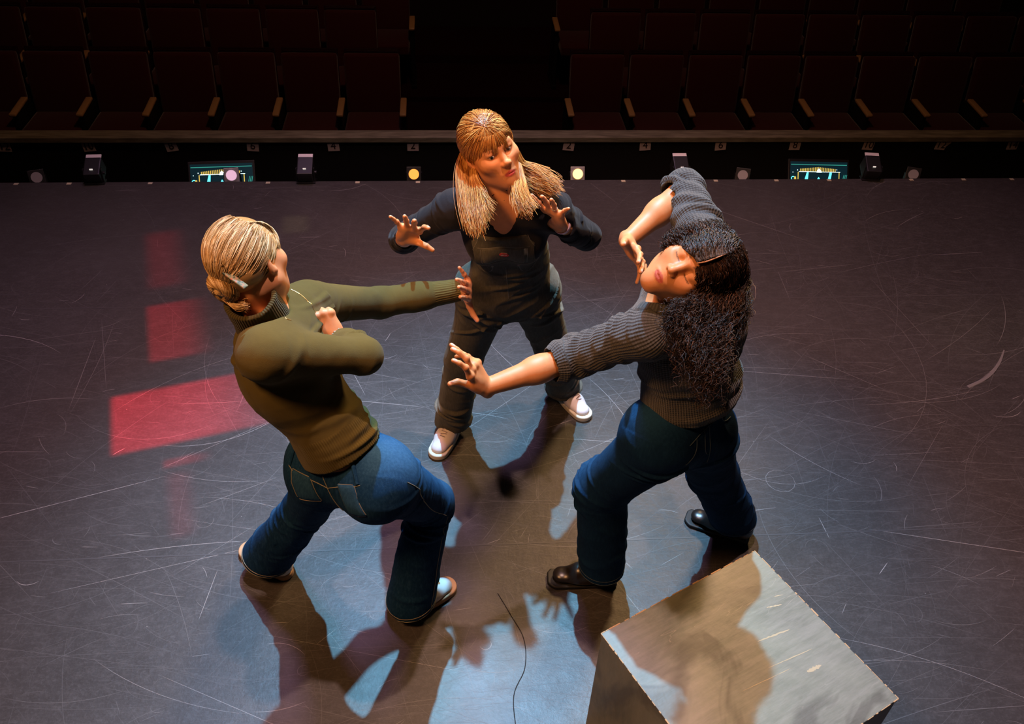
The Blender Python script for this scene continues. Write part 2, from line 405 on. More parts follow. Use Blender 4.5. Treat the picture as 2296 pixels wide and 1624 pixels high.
# shallow pale scratches worn into the floor covering: flat hair-thin strips
def scratches(n):
    M = 14; c = A([.45, 2.6]) + RNG.normal(0, 1, (n, 2)) * A([1.9, 1.15]); c[:, 1] = np.clip(c[:, 1], .2, 4.8)
    hor = RNG.random(n) < .55; ang = np.where(hor, RNG.normal(.03, .28, n), RNG.random(n) * 3.14)
    L = .06 + .9 * RNG.random(n) ** 3.2 + np.where(RNG.random(n) < .02, 1.0, 0); cur = RNG.normal(0, .35, n) * (RNG.random(n) < .7) + RNG.normal(0, 1.2, n) * (RNG.random(n) < .05) * (L < .5)
    t = np.linspace(-.5, .5, M)[None]; a = ang[:, None] + cur[:, None] * t * 2
    dx = np.cos(a) * L[:, None] / M; dy = np.sin(a) * L[:, None] / M; x = c[:, :1] + np.cumsum(dx, 1); y = c[:, 1:] + np.cumsum(dy, 1); y = np.minimum(y, 4.86)
    wd_ = (.0003 + .0008 * RNG.random(n) ** 3)[:, None] * (1 - (2 * t) ** 4 * .9); nx, ny = -np.sin(a) * wd_, np.cos(a) * wd_; z = .0002 + .00015 * RNG.random((n, 1)) + 0 * x
    V = np.stack([np.stack([x + nx, y + ny, z], -1), np.stack([x - nx, y - ny, z], -1)], 2).reshape(-1, 3)
    b = (np.arange(n)[:, None] * M + np.arange(M - 1)[None]).ravel() * 2; Q = np.stack([b, b + 1, b + 3, b + 2], 1)
    m = mat('scratch_pale', (.1, .1, .1), .5); t_ = NT(m); h = t_.attr('hr').outputs['Fac']; t_.link(t_.ramp(h, [(0.0, (.060, .058, .060)), (.7, (.10, .098, .10)), (.93, (.17, .165, .165)), (1.0, (.42, .40, .40))]), t_.b.inputs['Base Color'])
    o = np_mesh('scratches', V, Q, m, fl, {'hr': np.repeat(RNG.random(n), M * 2)}); o['kind'] = 'stuff'
scratches(8500)
# seam tapes of the dance floor and an old crack
M_SEAM = mat('seam_tape', (.065, .062, .064), .45); M_CRACK = mat('crack_dark', (.006, .006, .007), .8)
for i, y in enumerate((2.07, 3.62)):
    bm = bmesh.new(); bm_box(bm, (.4, y, .0004), (13.9, .006, .0006)); prop(from_bm('floor_seam', bm, M_SEAM), 'thin seam across the dark stage floor, %s' % ('nearer the camera, crossing the shadows' if i == 0 else 'farther back, behind the centre woman'), 'seam')
cr = [(.165, 1.85, .0006), (.205, 1.76, .0006), (.245, 1.66, .0006), (.24, 1.55, .0006), (.195, 1.45, .0006), (.195, 1.30, .0006), (.19, 1.05, .0006)]
o = tubes('floor_crack', A([catmull(cr, 40)]), .0016, M_CRACK, None, 5, 1.0); prop(o, 'thin dark wavy crack in the floor in front of the three women', 'crack')
M_TAPE = mat('tape_mark', (.55, .50, .34), .6)
# chalk scuff, old tape patch
o = tubes('chalk_scuff', A([catmull([(2.457, 2.893, 0.002), (2.591, 2.962, 0.002), (2.697, 3.058, 0.002), (2.776, 3.158, 0.002)], 30)]) * A([1, 1, 1.0]), .011, mat('scuff_pale', (.16, .15, .15), .7), None, 6, .3); o.scale = (1, 1, .04); prop(o, 'curved pale chalk scuff on the floor at the far right', 'scuff mark')
# ------------------------------------------------------------------ stage lip, pit, rail
M_BLK = mat('black_paint', (.008, .008, .008), .75); M_PIT = mat('pit_black', (.004, .004, .004), .9)
def structure(name, c, s, m):
    bm = bmesh.new(); bm_box(bm, c, s); return prop(from_bm(name, bm, m), kind='structure')
structure('trim_1', (.4, 4.905, -.10), (14, .012, .19), M_BLK)          # stage fascia
structure('wall_stage_front', (.4, 4.86, -.66), (14, .06, 1.0), M_PIT)
structure('floor_pit', (.4, 5.55, -1.16), (14, 1.5, .06), M_PIT)
def carpet():
    m = mat('aisle_carpet', (.05, .006, .008), .95, spec=.1); t = NT(m); o = t.obj()
    c = t.mix(t.noise(o, 120, 3), (.016, .002, .003), (.03, .005, .006)); t.link(c, t.b.inputs['Base Color']); return m
M_CARP = carpet(); M_SIDE = mat('auditorium_wall', (.02, .008, .008), .9)
structure('wall_pit_rail', (.4, 6.30, -.77), (14, .09, .72), M_BLK)
M_RAIL = mat('rail_cap', (.16, .14, .10), .55); t_ = NT(M_RAIL); t_.link(t_.mix(t_.ramp(t_.noise(t_.mapping(t_.obj(), (1, 6, 6)), 5, 4), [(.35, 0.0), (.7, 1.0)]), (.20, .18, .12), (.42, .38, .26)), t_.b.inputs['Base Color'])
bm = bmesh.new(); bm_box(bm, (.4, 6.30, -.385), (14, .13, .045), bev=.006); rail = prop(from_bm('pit_rail_cap', bm, M_RAIL), 'long pale painted rail cap along the top of the black pit wall', 'rail')
for i, (y, z) in enumerate(((7.02, -1.07), (7.85, -.985), (8.70, -.93), (9.6, -.86))):
    structure('floor_row_%d' % (i + 1), (.4, y + (.0 if i else -.10), z - .05), (14, .85 if i else 1.28, .10), M_CARP)
structure('wall_back', (.4, 10.4, .4), (14, .1, 3.2), M_SIDE)
# ------------------------------------------------------------------ number cards on the pit wall
M_CARD = mat('number_card', (.80, .66, .66), .7); M_INK = mat('card_ink', (.03, .008, .008), .7)
def text_mesh(s, size, loc, rot, m, parent, ext=.0006):
    c = bpy.data.curves.new('digits', 'FONT'); c.body = s; c.size = size; c.align_x = 'CENTER'; c.align_y = 'CENTER'; c.extrude = ext
    o = bpy.data.objects.new('digits', c); COL.objects.link(o); dg = bpy.context.evaluated_depsgraph_get()
    me = bpy.data.meshes.new_from_object(o.evaluated_get(dg)); bpy.data.objects.remove(o); me.materials.clear()
    me.transform(Matrix.Translation(loc) @ rot.to_matrix().to_4x4()); return mkobj('digits', me, m, parent)
from mathutils import Euler
for n, side in [(k, s) for s in (-1, 1) for k in range(2, 16, 2)]:
    if side < 0 and n > 12: continue
    x = .374 + side * n * .3048; tilt = RNG.normal(0, .05) + (.0 if n < 6 else side * .03)
    root = empty('number_card', (x, 6.248, -.437))
    bm = bmesh.new(); R = Euler((math.radians(90), tilt, 0)); bm_box(bm, (0, 0, 0), (.088, .003, .086), Euler((0, tilt, 0)).to_matrix())
    if n == 12 and side > 0: bm_box(bm, (.03, -.001, .02), (.07, .002, .07), Euler((0, .75, 0)).to_matrix())
    from_bm('card', bm, M_CARD, root); d = text_mesh(str(n), .082, (0, -.0030, 0), R, M_INK, root)
    sd = 'left' if side < 0 else 'right'
    prop(root, 'small pale card reading %s on the black pit wall, %s of the aisle' % ({2: 'two', 4: 'four', 6: 'six', 8: 'eight', 10: 'ten', 12: 'twelve', 14: 'fourteen'}[n], sd), 'number card', 'number cards along the pit wall')
# ------------------------------------------------------------------ tape marks on the stage lip
TX = [-2.58, -2.271, -1.791, -1.084, -0.537, -0.163, 0.737, 1.137, 1.737, 2.136, 2.486, 3.039, 3.395, 3.726]
TD = ['leftmost of all', 'second from the left end', 'right of the far-left box light', 'just right of the left screen', 'right of the second box light', 'beside the amber lamp', 'left of the bright warm lamp', 'left of the raised elbow', 'just right of the raised elbow', 'left edge of the right screen', 'right part of the right screen', 'under the farthest-right round lamp', 'second from the right end', 'rightmost of all']
for i, x in enumerate(TX):
    bm = bmesh.new(); bm_box(bm, (x, 4.884, .001), (.026, .022, .002)); prop(from_bm('tape_mark', bm, M_TAPE), 'tiny pale strip of tape on the stage lip, %s' % TD[i], 'tape mark', 'tape marks along the stage lip')
# ------------------------------------------------------------------ theatre seats
M_VEL = mat('seat_velvet', (.062, .003, .004), .75, spec=.25, sheen=.3); t_ = NT(M_VEL); t_.bump(t_.noise(t_.obj(), 40, 3), .3, .004)
M_SB = mat('seat_shell', (.03, .004, .005), .30, spec=.6); M_ARM = mat('armrest_wood', (.60, .36, .15), .4); M_FR = mat('seat_frame', (.008, .008, .009), .5)
def make_seat(arm_left):
    root = empty('theatre_seat')
    bm = bmesh.new(); bm_box(bm, (0, .055, .43), (.46, .44, .10), bev=.028); bm_box(bm, (0, -.155, .425), (.45, .05, .10), bev=.02); from_bm('seat_cushion', bm, M_VEL, root, True)
    bm = bmesh.new(); R = Euler((-.20, 0, 0)).to_matrix(); bm_box(bm, (0, .33, .70), (.465, .085, .50), R, .03); bk = from_bm('backrest', bm, M_VEL, root, True)
    bm = bmesh.new(); bm_box(bm, (0, .385, .71), (.47, .022, .52), R, .008); bm_box(bm, (0, .395, .955), (.43, .03, .014), R, .004); from_bm('back_shell', bm, M_SB, bk)
    for s in ((-1, 1) if arm_left else (1,)):
        bm = bmesh.new(); bm_box(bm, (s * .26, .12, .30), (.035, .34, .56), None, .006); bm_box(bm, (s * .26, .12, .02), (.05, .40, .03), None, .004); fr = from_bm('side_frame', bm, M_FR, root)
        bm = bmesh.new(); bm_box(bm, (s * .26, .06, .606), (.055, .30, .028), Euler((.06, 0, 0)).to_matrix(), .010); from_bm('armrest', bm, M_ARM, fr, True)
    return root
sproto = {True: make_seat(True), False: make_seat(False)}; sused = {True: False, False: False}
def copy_tree(o, parent=None):
    c = o.copy(); COL.objects.link(c); c.parent = parent
    for ch in list(o.children): copy_tree(ch, c)
    return c
ROW = ['front row', 'second row', 'third row']
for r, (y, z, xc, off) in enumerate(((7.0, -1.07, .375, .705), (7.8, -.985, .40, .96), (8.6, -.93, .425, .705))):
    for side in (-1, 1):
        for k in range(9 if side < 0 else 9):
            x = xc + side * (off + .26 + .52 * k)
            if x < -4.6 - r * .3 or x > 5.4 + r * .4: continue
            first = (k == 0 and side < 0) or (side > 0)
            al = side > 0 and True if k == 0 else False
            key = (side > 0 and k == 0) or (side < 0)
            key = True if (k == 0 and side > 0) else False
            if side < 0: key = True if x - .52 < -4.6 - r * .3 or k == 8 else False
            o = sproto[key] if not sused[key] else copy_tree(sproto[key]); sused[key] = True
            o.location = (x, y - .06, z)
            nth = ['next to the aisle', 'second from the aisle', 'third from the aisle', 'fourth from the aisle', 'fifth from the aisle', 'sixth from the aisle', 'seventh from the aisle', 'eighth from the aisle', 'ninth from the aisle'][k]
            prop(o, 'dark red theatre seat in the %s, %s, %s block' % (ROW[r], nth, 'left' if side < 0 else 'right'), 'seat', '%s of theatre seats, %s block' % (ROW[r], 'left' if side < 0 else 'right'))
# ------------------------------------------------------------------ footlights
M_CASE = mat('lamp_case', (.012, .012, .013), .45); M_TOP = mat('lamp_top_plate', (.75, .70, .70), .5); M_CHR = mat('lamp_chrome', (.6, .58, .6), .35, .6)
def lens(name, col, st): return mat(name, (.3, .28, .27), .25, emis=col, estr=st)
L_AMB = lens('lens_amber', (1.0, .30, .02), 1.6); L_WRM = lens('lens_warm', (1.0, .48, .14), 3.5); L_OFF = mat('lens_off', (.42, .40, .40), .18, spec=.8); L_PNK = lens('lens_pink', (.95, .55, .75), .8)
def par(x, y, z, m, tilt, label, bright=False):
    root = empty('par_lamp', (x, y, z)); R = Euler((math.radians(62), 0, tilt)).to_matrix()
    d = Vector((0, -math.sin(math.radians(62)), math.cos(math.radians(62)))); d = Euler((0, 0, tilt)).to_matrix() @ d
    bm = bmesh.new(); bm_cyl(bm, -d * .10, d * .035, .034, .040, 28); bm_cyl(bm, -d * .13, -d * .10, .02, .034, 20); case = from_bm('lamp_can', bm, M_CASE if not bright else M_CHR, root, False)
    bm = bmesh.new(); bm_cyl(bm, d * .034, d * .0385, .033, .033, 28); from_bm('lens', bm, m, root)
    bm = bmesh.new(); bm_box(bm, d * .028, (.094, .094, .006), R, .003); from_bm('gel_frame', bm, M_CASE if not bright else M_CHR, root)
    bm = bmesh.new()
    for s in (-1, 1): bm_box(bm, (s * .05, 0, -.04), (.005, .02, .11))
    bm_box(bm, (0, 0, -.094), (.105, .03, .006)); from_bm('yoke', bm, M_CASE, root)
    return prop(root, label, 'stage lamp', 'small round lamps below the stage edge')
par(-2.561, 5.12, -.085, L_OFF, .35, 'unlit round lamp with grey lens below the stage edge, far left')
par(-1.354, 5.12, -.075, L_PNK, .1, 'round lamp with pink-white lens in front of the left screen', True)
par(-0.194, 5.12, -.072, L_AMB, 0, 'amber glowing round lamp below the stage edge left of the centre woman')
par(0.876, 5.12, -.075, L_WRM, 0, 'bright warm lamp in a square pale frame right of the centre woman', True)
par(1.996, 5.12, -.09, L_OFF, -.3, 'unlit round lamp left of the right screen, dim grey lens')
par(3.179, 5.12, -.09, L_OFF, -.35, 'unlit round lamp with shiny lens, farthest right below the stage edge')
structure('trim_2', (.4, 5.14, -.225), (13.8, .22, .03), M_PIT)         # lamp shelf under the lip
structure('wall_shelf_support', (.4, 5.14, -.70), (13.8, .04, .92), M_PIT)
def footlight(x, rz, label):
    root = empty('footlight', (x, 4.885, 0), rz); R = Euler((.42, 0, 0)).to_matrix()
    bm = bmesh.new(); bm_box(bm, (0, .045, .060), (.095, .13, .10), R, .006); h = from_bm('lamp_head', bm, M_CASE, root)
    bm = bmesh.new(); bm_box(bm, (0, .064, .1140), (.090, .105, .006), R, .002); from_bm('top_plate', bm, M_TOP, h)
    bm = bmesh.new(); bm_box(bm, (0, -.004, .0965), (.018, .006, .008), R); bm_box(bm, (.0, -.012, .072), (.010, .004, .010), R); from_bm('indicator', bm, mat('indicator_white', (.8, .8, .75), .4, emis=(1, .95, .85), estr=.5), h)
    bm = bmesh.new()
    for s in (-1, 1): bm_box(bm, (s * .053, .01, .045), (.006, .025, .10), None, .001)
    bm_box(bm, (0, .012, .004), (.115, .06, .008), None, .001); from_bm('yoke', bm, M_CASE, root)
    bm = bmesh.new(); bm_cyl(bm, (.056, .02, .06), (.068, .02, .06), .010, seg=14); from_bm('clamp_knob', bm, M_CASE, root)
    return prop(root, label, 'stage light', 'box-shaped lights on the stage edge')
footlight(-2.115, .05, 'box-shaped black light with pale top on the stage edge, far left')
footlight(-0.851, .0, 'box-shaped black light with pale top on the stage edge, right of the left screen')
footlight(1.502, .0, 'box-shaped black light with pale top behind the raised elbow')
footlight(2.760, -.12, 'box-shaped black light with pale top, right of the right screen')
# ------------------------------------------------------------------ confidence monitors in the pit
def glow(n, c, s): return mat(n, (.01, .01, .01), .3, emis=c, estr=s)
G_BG = glow('screen_navy', (.004, .035, .05), .45); G_CY = glow('screen_cyan', (.10, .75, .85), 2.2); G_WH = glow('screen_white', (.7, 1, 1), 3.0); G_YE = glow('screen_yellow', (.65, .45, .08), 1.2); G_BL = glow('screen_blue', (.02, .35, .6), 1.0); G_GR = glow('screen_green', (.05, .4, .32), .8)
def monitor(x, rz, label, flip):
    root = empty('monitor', (x, 5.60, -.385), rz); R = Euler((math.radians(-38), 0, 0)).to_matrix()    # leans back, faces the stage
    fwd = R @ Vector((0, -1, 0)); up = R @ Vector((0, 0, 1))
    bm = bmesh.new(); bm_box(bm, (0, 0, 0), (.455, .035, .285), R, .004); cs = from_bm('monitor_case', bm, M_CASE, root)
    bm = bmesh.new(); bm_box(bm, fwd * .0185, (.425, .002, .245), R); sc = from_bm('screen', bm, G_BG, root)
    def pane(name, m, quads, lift):
        bm = bmesh.new()
        for q in quads:
            vs = [bm.verts.new(Vector((u * .2125, 0, 0)) + up * (v * .1225) + fwd * lift) for u, v in q]; bm.faces.new(vs)
        g = bmesh.ops.extrude_face_region(bm, geom=bm.faces[:]); bmesh.ops.translate(bm, vec=fwd * .0004, verts=[v for v in g['geom'] if isinstance(v, bmesh.types.BMVert)])
        from_bm(name, bm, m, sc)
    rect = lambda a, b, c, d: [(a, b), (c, b), (c, d), (a, d)]
    ring = [[(-.90 + .07 * math.cos(a), .0 + .12 * math.sin(a)), (-.90 + .07 * math.cos(a + .32), .12 * math.sin(a + .32)), (-.90 + .045 * math.cos(a + .32), .08 * math.sin(a + .32)), (-.90 + .045 * math.cos(a), .08 * math.sin(a))] for a in np.linspace(0, 6.28, 20)]
    pane('picture_cyan', G_CY, [[(-.50, -.10), (-.38, -.10), (-.36, .36), (-.42, .36)], [(.32, -.10), (.42, -.10), (.46, .36), (.38, .36)], [(-.33, -.5), (-.22, -.08), (-.13, -.25), (0, .10), (.10, -.18), (.18, -.02), (.28, -.5)]], .0196)
    pane('picture_ring', G_CY, ring, .0198)
    pane('picture_white', G_WH, [[(-.08, .36), (.10, .36), (.06, .50), (.0, .60), (-.05, .50)], rect(-.7, .385, .75, .41), rect(-.12, -.45, .12, -.2), rect(.62, .52, .64, .56), rect(-.76, .46, -.74, .52), rect(-.92, .34, -.90, .38)], .0202)
    pane('picture_yellow', G_YE, [rect(-.66 + i * .058, .42, -.63 + i * .058, .42 + .26 * (1 - abs(i - 11) / 26)) for i in range(22)] + [[(-.88, -.5), (-.76, -.5), (-.80, .1), (-.86, .1)], rect(.70, -.5, .73, .4), rect(-.74, -.5, -.71, .38)], .0199)
    pane('picture_green', G_GR, [[(.78 + i * .05, -.5), (.80 + i * .05, -.5), (.90 + i * .05, .24), (.88 + i * .05, .24)] for i in range(3)] + [rect(-.98, .80, .98, .84)], .0197)
    bm = bmesh.new(); bm_box(bm, (0, .10, -.20), (.30, .20, .02)); bm_box(bm, (0, .06, -.12), (.06, .04, .16)); from_bm('monitor_stand', bm, M_CASE, root)
    return prop(root, label, 'monitor')
monitor(-1.554, .06, 'lit blue and cyan screen facing the stage, behind the left part of the stage edge', 0)
monitor(2.760, -.05, 'lit blue and cyan screen facing the stage, behind the right part of the stage edge', 1)

# ------------------------------------------------------------------ people: shared anatomy
Z = A([0, 0, 1.])
SKEL = {"w1": {"pel": [-0.2797, 1.7019, 0.8691], "wai": [-0.3296, 1.7267, 0.9923], "che": [-0.4157, 1.7806, 1.1551], "nek": [-0.4655, 1.833, 1.301], "hd": [-0.4844, 1.827, 1.4689], "shL": [-0.3866, 1.9819, 1.2269], "shR": [-0.4443, 1.6529, 1.3251], "elL": [-0.2047, 2.154, 1.0963], "elR": [-0.2185, 1.7558, 1.2219], "wrL": [0.0549, 2.2464, 1.0765], "wrR": [-0.2956, 1.8392, 1.211], "hiL": [-0.3524, 1.7514, 0.8094], "hiR": [-0.1865, 1.6572, 0.8444], "knL": [-0.4709, 1.9108, 0.4478], "knR": [-0.0653, 1.8684, 0.4992], "anL": [-0.6424, 1.99, 0.1042], "anR": [-0.1387, 1.8013, 0.1068], "toL": [-0.7506, 2.0631, 0.0365], "toR": [-0.0212, 1.8855, 0.0473]}, "w2": {"pel": [0.235, 2.6042, 0.8354], "wai": [0.2319, 2.573, 0.9674], "che": [0.2026, 2.5199, 1.1358], "nek": [0.1852, 2.4623, 1.2885], "hd": [0.144, 2.4618, 1.448], "shL": [0.3434, 2.4325, 1.2525], "shR": [0.0286, 2.4578, 1.2452], "elL": [0.4916, 2.5583, 1.071], "elR": [-0.1435, 2.5538, 1.0708], "wrL": [0.3713, 2.3973, 1.2167], "wrR": [-0.1289, 2.3574, 1.1944], "hiL": [0.3152, 2.6289, 0.79], "hiR": [0.1462, 2.5761, 0.8152], "knL": [0.4311, 2.7392, 0.4268], "knR": [0.063, 2.6447, 0.4531], "anL": [0.5307, 2.8794, 0.0828], "anR": [0.0106, 2.6771, 0.0856], "toL": [0.5986, 2.7679, 0.0769], "toR": [-0.0459, 2.5394, 0.0621]}, "w3": {"pel": [0.702, 1.8217, 0.8683], "wai": [0.7088, 1.8407, 1.0059], "che": [0.6649, 1.8375, 1.1941], "nek": [0.611, 1.8333, 1.3329], "hd": [0.609, 1.7561, 1.4832], "shL": [0.7271, 1.9696, 1.3847], "shR": [0.5164, 1.7043, 1.3283], "elL": [0.7057, 2.2502, 1.4208], "elR": [0.3563, 1.837, 1.1359], "wrL": [0.5206, 2.0942, 1.3497], "wrR": [0.1012, 1.7437, 1.1119], "hiL": [0.7726, 1.8419, 0.8073], "hiR": [0.6219, 1.7549, 0.8773], "knL": [0.9195, 1.9982, 0.4498], "knR": [0.5049, 1.9001, 0.5029], "anL": [1.0955, 2.0787, 0.1035], "anR": [0.5383, 1.8866, 0.1043], "toL": [0.9844, 2.1377, 0.0318], "toR": [0.4083, 1.8929, 0.0354]}}
HANDS = {"w2R": {"W": [-0.1289, 2.3574, 1.1944], "R": [[0.3543, 0.9207, -0.1634], [-0.5061, 0.0418, -0.8614], [0.7863, -0.3879, -0.4808]], "q": [0.118, 0.097, 0.283, -0.262, 0.043, 0.242, -0.408, -0.042, 0.175, -0.875, -0.085, 0.115, 0.55, 0.446, -0.387]}, "w2L": {"W": [0.3713, 2.3973, 1.2167], "R": [[-0.4711, -0.7728, -0.4253], [-0.3053, 0.5952, -0.7434], [0.8276, -0.2204, -0.5163]], "q": [0.177, -0.042, 0.014, -0.14, -0.071, 0.17, -0.27, -0.072, 0.164, -0.847, -0.083, 0.136, 0.923, 0.102, -0.012]}, "w1L": {"W": [0.0549, 2.2464, 1.0765], "R": [[0.164, -0.0459, 0.9854], [-0.8282, -0.5491, 0.1122], [0.5359, -0.8345, -0.1281]], "q": [-0.092, -0.458, -0.073, -0.222, -0.48, -0.082, -0.305, -0.54, -0.145, -0.806, -0.543, -0.057, 1.917, 0.369, 0.319]}, "w1R": {"W": [-0.2956, 1.8392, 1.211], "R": [[-0.5631, -0.7982, -0.2138], [0.2755, -0.4253, 0.8621], [0.7791, -0.4265, -0.4594]], "q": [0.03, 1.5, 1.5, 0.0, 1.5, 1.5, -0.03, 1.5, 1.5, -0.06, 1.5, 1.5, 0.3, 0.6, 0.6]}, "w3R": {"W": [0.1012, 1.7437, 1.1119], "R": [[-0.4636, -0.2683, -0.8445], [-0.0752, -0.9377, 0.3392], [0.8829, -0.2207, -0.4145]], "q": [0.047, -0.203, 0.516, -0.134, -0.119, 0.544, -0.373, 0.491, 0.09, -0.104, 0.525, 0.681, 0.223, 0.449, -0.361]}, "w3L": {"W": [0.5206, 2.0942, 1.3497], "R": [[0.2207, -0.3255, -0.9194], [-0.9746, -0.0376, -0.2207], [0.0373, 0.9448, -0.3255]], "q": [0.19, 0.116, 0.297, 0.086, 0.123, 0.306, 0.004, 0.032, 0.246, -0.542, 0.312, 0.313, 0.655, 0.325, 0.238]}}
def joints(k): return {n: A(v) for n, v in SKEL[k].items()}
def head_frame(k):
    return A(HEADS[k])   # columns: right, forward, up
HEADS = {"w1": [[0.8773, 0.3931, -0.2753], [-0.3249, 0.9087, 0.262], [0.3532, -0.1404, 0.925]], "w2": [[-0.8516, 0.3609, -0.3801], [-0.4382, -0.8882, 0.1385], [-0.2877, 0.2845, 0.9145]], "w3": [[-0.2911, -0.5021, 0.8143], [0.7251, -0.6711, -0.1545], [0.6241, 0.5455, 0.5594]]}
MC = [(.088, .024), (.090, .003), (.084, -.017), (.075, -.034)]
SG = [(.040, .024, .019), (.044, .028, .020), (.041, .026, .020), (.032, .019, .018)]
def hand_joints(h, sc=.93):
    W_ = A(h['W']); d, s, n = A(h['R']).T; q = h['q']; out = {}
    for i, (a, b) in enumerate(MC):
        sp, f1, f2 = q[3 * i:3 * i + 3]; p = W_ + sc * (d * a + s * b); ch = [p]; base = d * math.cos(sp) + s * math.sin(sp); ang = 0
        for L, f in zip(SG[i], (f1, f2, f2 * .6)):
            ang += f; p = p + sc * L * (base * math.cos(ang) + n * math.sin(ang)); ch.append(p)
        out['imrp'[i]] = ch
    ta, tn, tf = q[12:15]; p = W_ + sc * (d * .020 + s * .020 + n * .006); ch = [p]
    t = (d * math.cos(ta) + s * math.sin(ta)) * math.cos(tn) + n * math.sin(tn)
    for j, L in enumerate((.042, .032, .024)):
        v = unit(t * math.cos(j * tf) + d * math.sin(j * tf) * .8 + n * math.sin(j * tf) * .3); p = p + sc * L * v; ch.append(p)
    out['t'] = ch
    return W_, d, s, n, out
def hand_prims(h, sc=.93):
    W_, d, s, n, o = hand_joints(h, sc); P = []
    RR = dict(i=(.0088, .0078, .0070, .0060), m=(.0090, .0080, .0071, .0061), r=(.0086, .0075, .0067, .0058), p=(.0076, .0066, .0059, .0052), t=(.0125, .0105, .0094, .0072))
    P.append(cone(W_ - d * .012, W_ + d * .03 * sc, .0225, .026, .012, (n, .62)))
    for f in 'imrp': P.append(cone(W_ + d * .018 * sc, o[f][0] - d * .004, .016, .0115, .010, (n, .80)))
    P.append(cone(W_ + d * .03 * sc - s * .012, W_ + d * .07 * sc - s * .02, .014, .013, .012, (n, .9)))
    P.append(ell(W_ + sc * (d * .034 + s * .018 + n * .009), (.026 * sc, .014, .013), .012, A([unit(o['t'][1] - W_), unit(np.cross(n, o['t'][1] - W_)), n]).T))
    P.append(ell(W_ + sc * (d * .035 - s * .022 + n * .007), (.030, .013, .011), .012, A([d, s, n]).T))
    for f in 'imrpt':
        c = o[f]; r = RR[f]
        for j in range(3):
            P.append(cone(c[j], c[j + 1], r[j], r[j + 1], .010 if j == 0 and f != 't' else (.012 if j == 0 else .003)))
        if f != 't':
            P.append(ell(c[0] - n * .0035, (.0105,) * 3, .004)); P.append(ell(c[1] - n * .0012, (r[1] + .0008,) * 3, .004))
    return P
def nails(h, sc=.93):
    W_, d, s, n, o = hand_joints(h, sc); out = []
    for f in 'imrpt':
        a, b = o[f][2], o[f][3]; ax = unit(b - a); side = np.cross(ax, n) if f != 't' else np.cross(ax, s if abs(ax @ s) < .9 else d)
        nn = unit(np.cross(side, ax)); 
        if f != 't' and nn @ n > 0: nn = -nn
        if f == 't': nn = -unit(n - ax * (n @ ax)) if abs(ax @ n) < .85 else nn
        out.append((b - ax * .003 + nn * .0045, ax, unit(np.cross(nn, ax)), nn))
    return out
def torso_prims(J, o=0.0, bust=.052, lower=True, wst=1.0, trap=.046):
    """trunk; o = offset outward (for clothes)"""
    r_p = unit(J['hiR'] - J['hiL']); Fp = unit(np.cross(Z, r_p)); up1 = unit(J['che'] - J['pel'])
    r_c = unit(J['shR'] - J['shL']); upc = unit(J['nek'] - J['wai']); Fc = unit(np.cross(upc, r_c)); r_c = unit(np.cross(Fc, upc))
    P = []
    if lower:
        P.append(cone(J['hiL'] + up1 * .03, J['hiR'] + up1 * .03, .098 + o, .098 + o, .05, (Fp, .92)))
        for sd in (J['hiL'], J['hiR']):
            P.append(ell(sd + Fp * -.050 + up1 * .005, (.078 + o, .078 + o, .085 + o), .06))
    P.append(cone(J['pel'] + up1 * .02, J['wai'], .128 * wst ** .4 + o, .112 * wst + o, .05, (Fp, .78)))
    P.append(cone(J['wai'], J['che'], .112 * wst + o, .128 + o, .06, (Fc, .76)))
    P.append(ell(J['che'] + upc * .015 - Fc * .01, (.140 + o, .102 + o, .155 + o), .05, A([r_c, Fc, upc]).T))
    P.append(cone(J['shL'] - upc * .012, J['shR'] - upc * .012, .050 + o, .050 + o, .05))
    P.append(cone(J['shL'] * .55 + J['nek'] * .45, J['nek'] + upc * .02, .050 + o, trap + o, .05)); P.append(cone(J['shR'] * .55 + J['nek'] * .45, J['nek'] + upc * .02, .050 + o, trap + o, .05))
    for sg in (-1, 1): P.append(ell(J['che'] + Fc * .075 + r_c * sg * .068 - upc * .005, (bust + o, bust + o * .9, bust + o), .05))
    return P, Fp, Fc, upc, r_c
def arm_prims(J, sd, o=0.0, k=.03, fo=0.0):
    s, e, w_ = J['sh' + sd], J['el' + sd], J['wr' + sd]
    return [cone(s, e, .049 + o, .038 + o, k), cone(e, e + (w_ - e) * .45, .039 + o * .5 + fo * .5, .037 + fo, .02), cone(e + (w_ - e) * .4, w_, .037 + fo, .0235 + fo * .3, .02)]
def leg_prims(J, sd, o=0.0):
    h, k_, a = J['hi' + sd], J['kn' + sd], J['an' + sd]
    return [cone(h, k_, .086 + o, .056 + o, .05), cone(k_, a, .055 + o, .037 + o, .03), ell(k_ * .66 + a * .34, (.056 + o,) * 3, .05)]
def foot_prims(J, sd):
    a, t = J['an' + sd], J['to' + sd]; f = unit((t - a) * [1, 1, 0])
    return [cone(a, a + f * .07 - Z * .045, .030, .022, .03), cone(a - f * .02 - Z * .045, a + f * .10 - Z * .058, .022, .018, .02)]
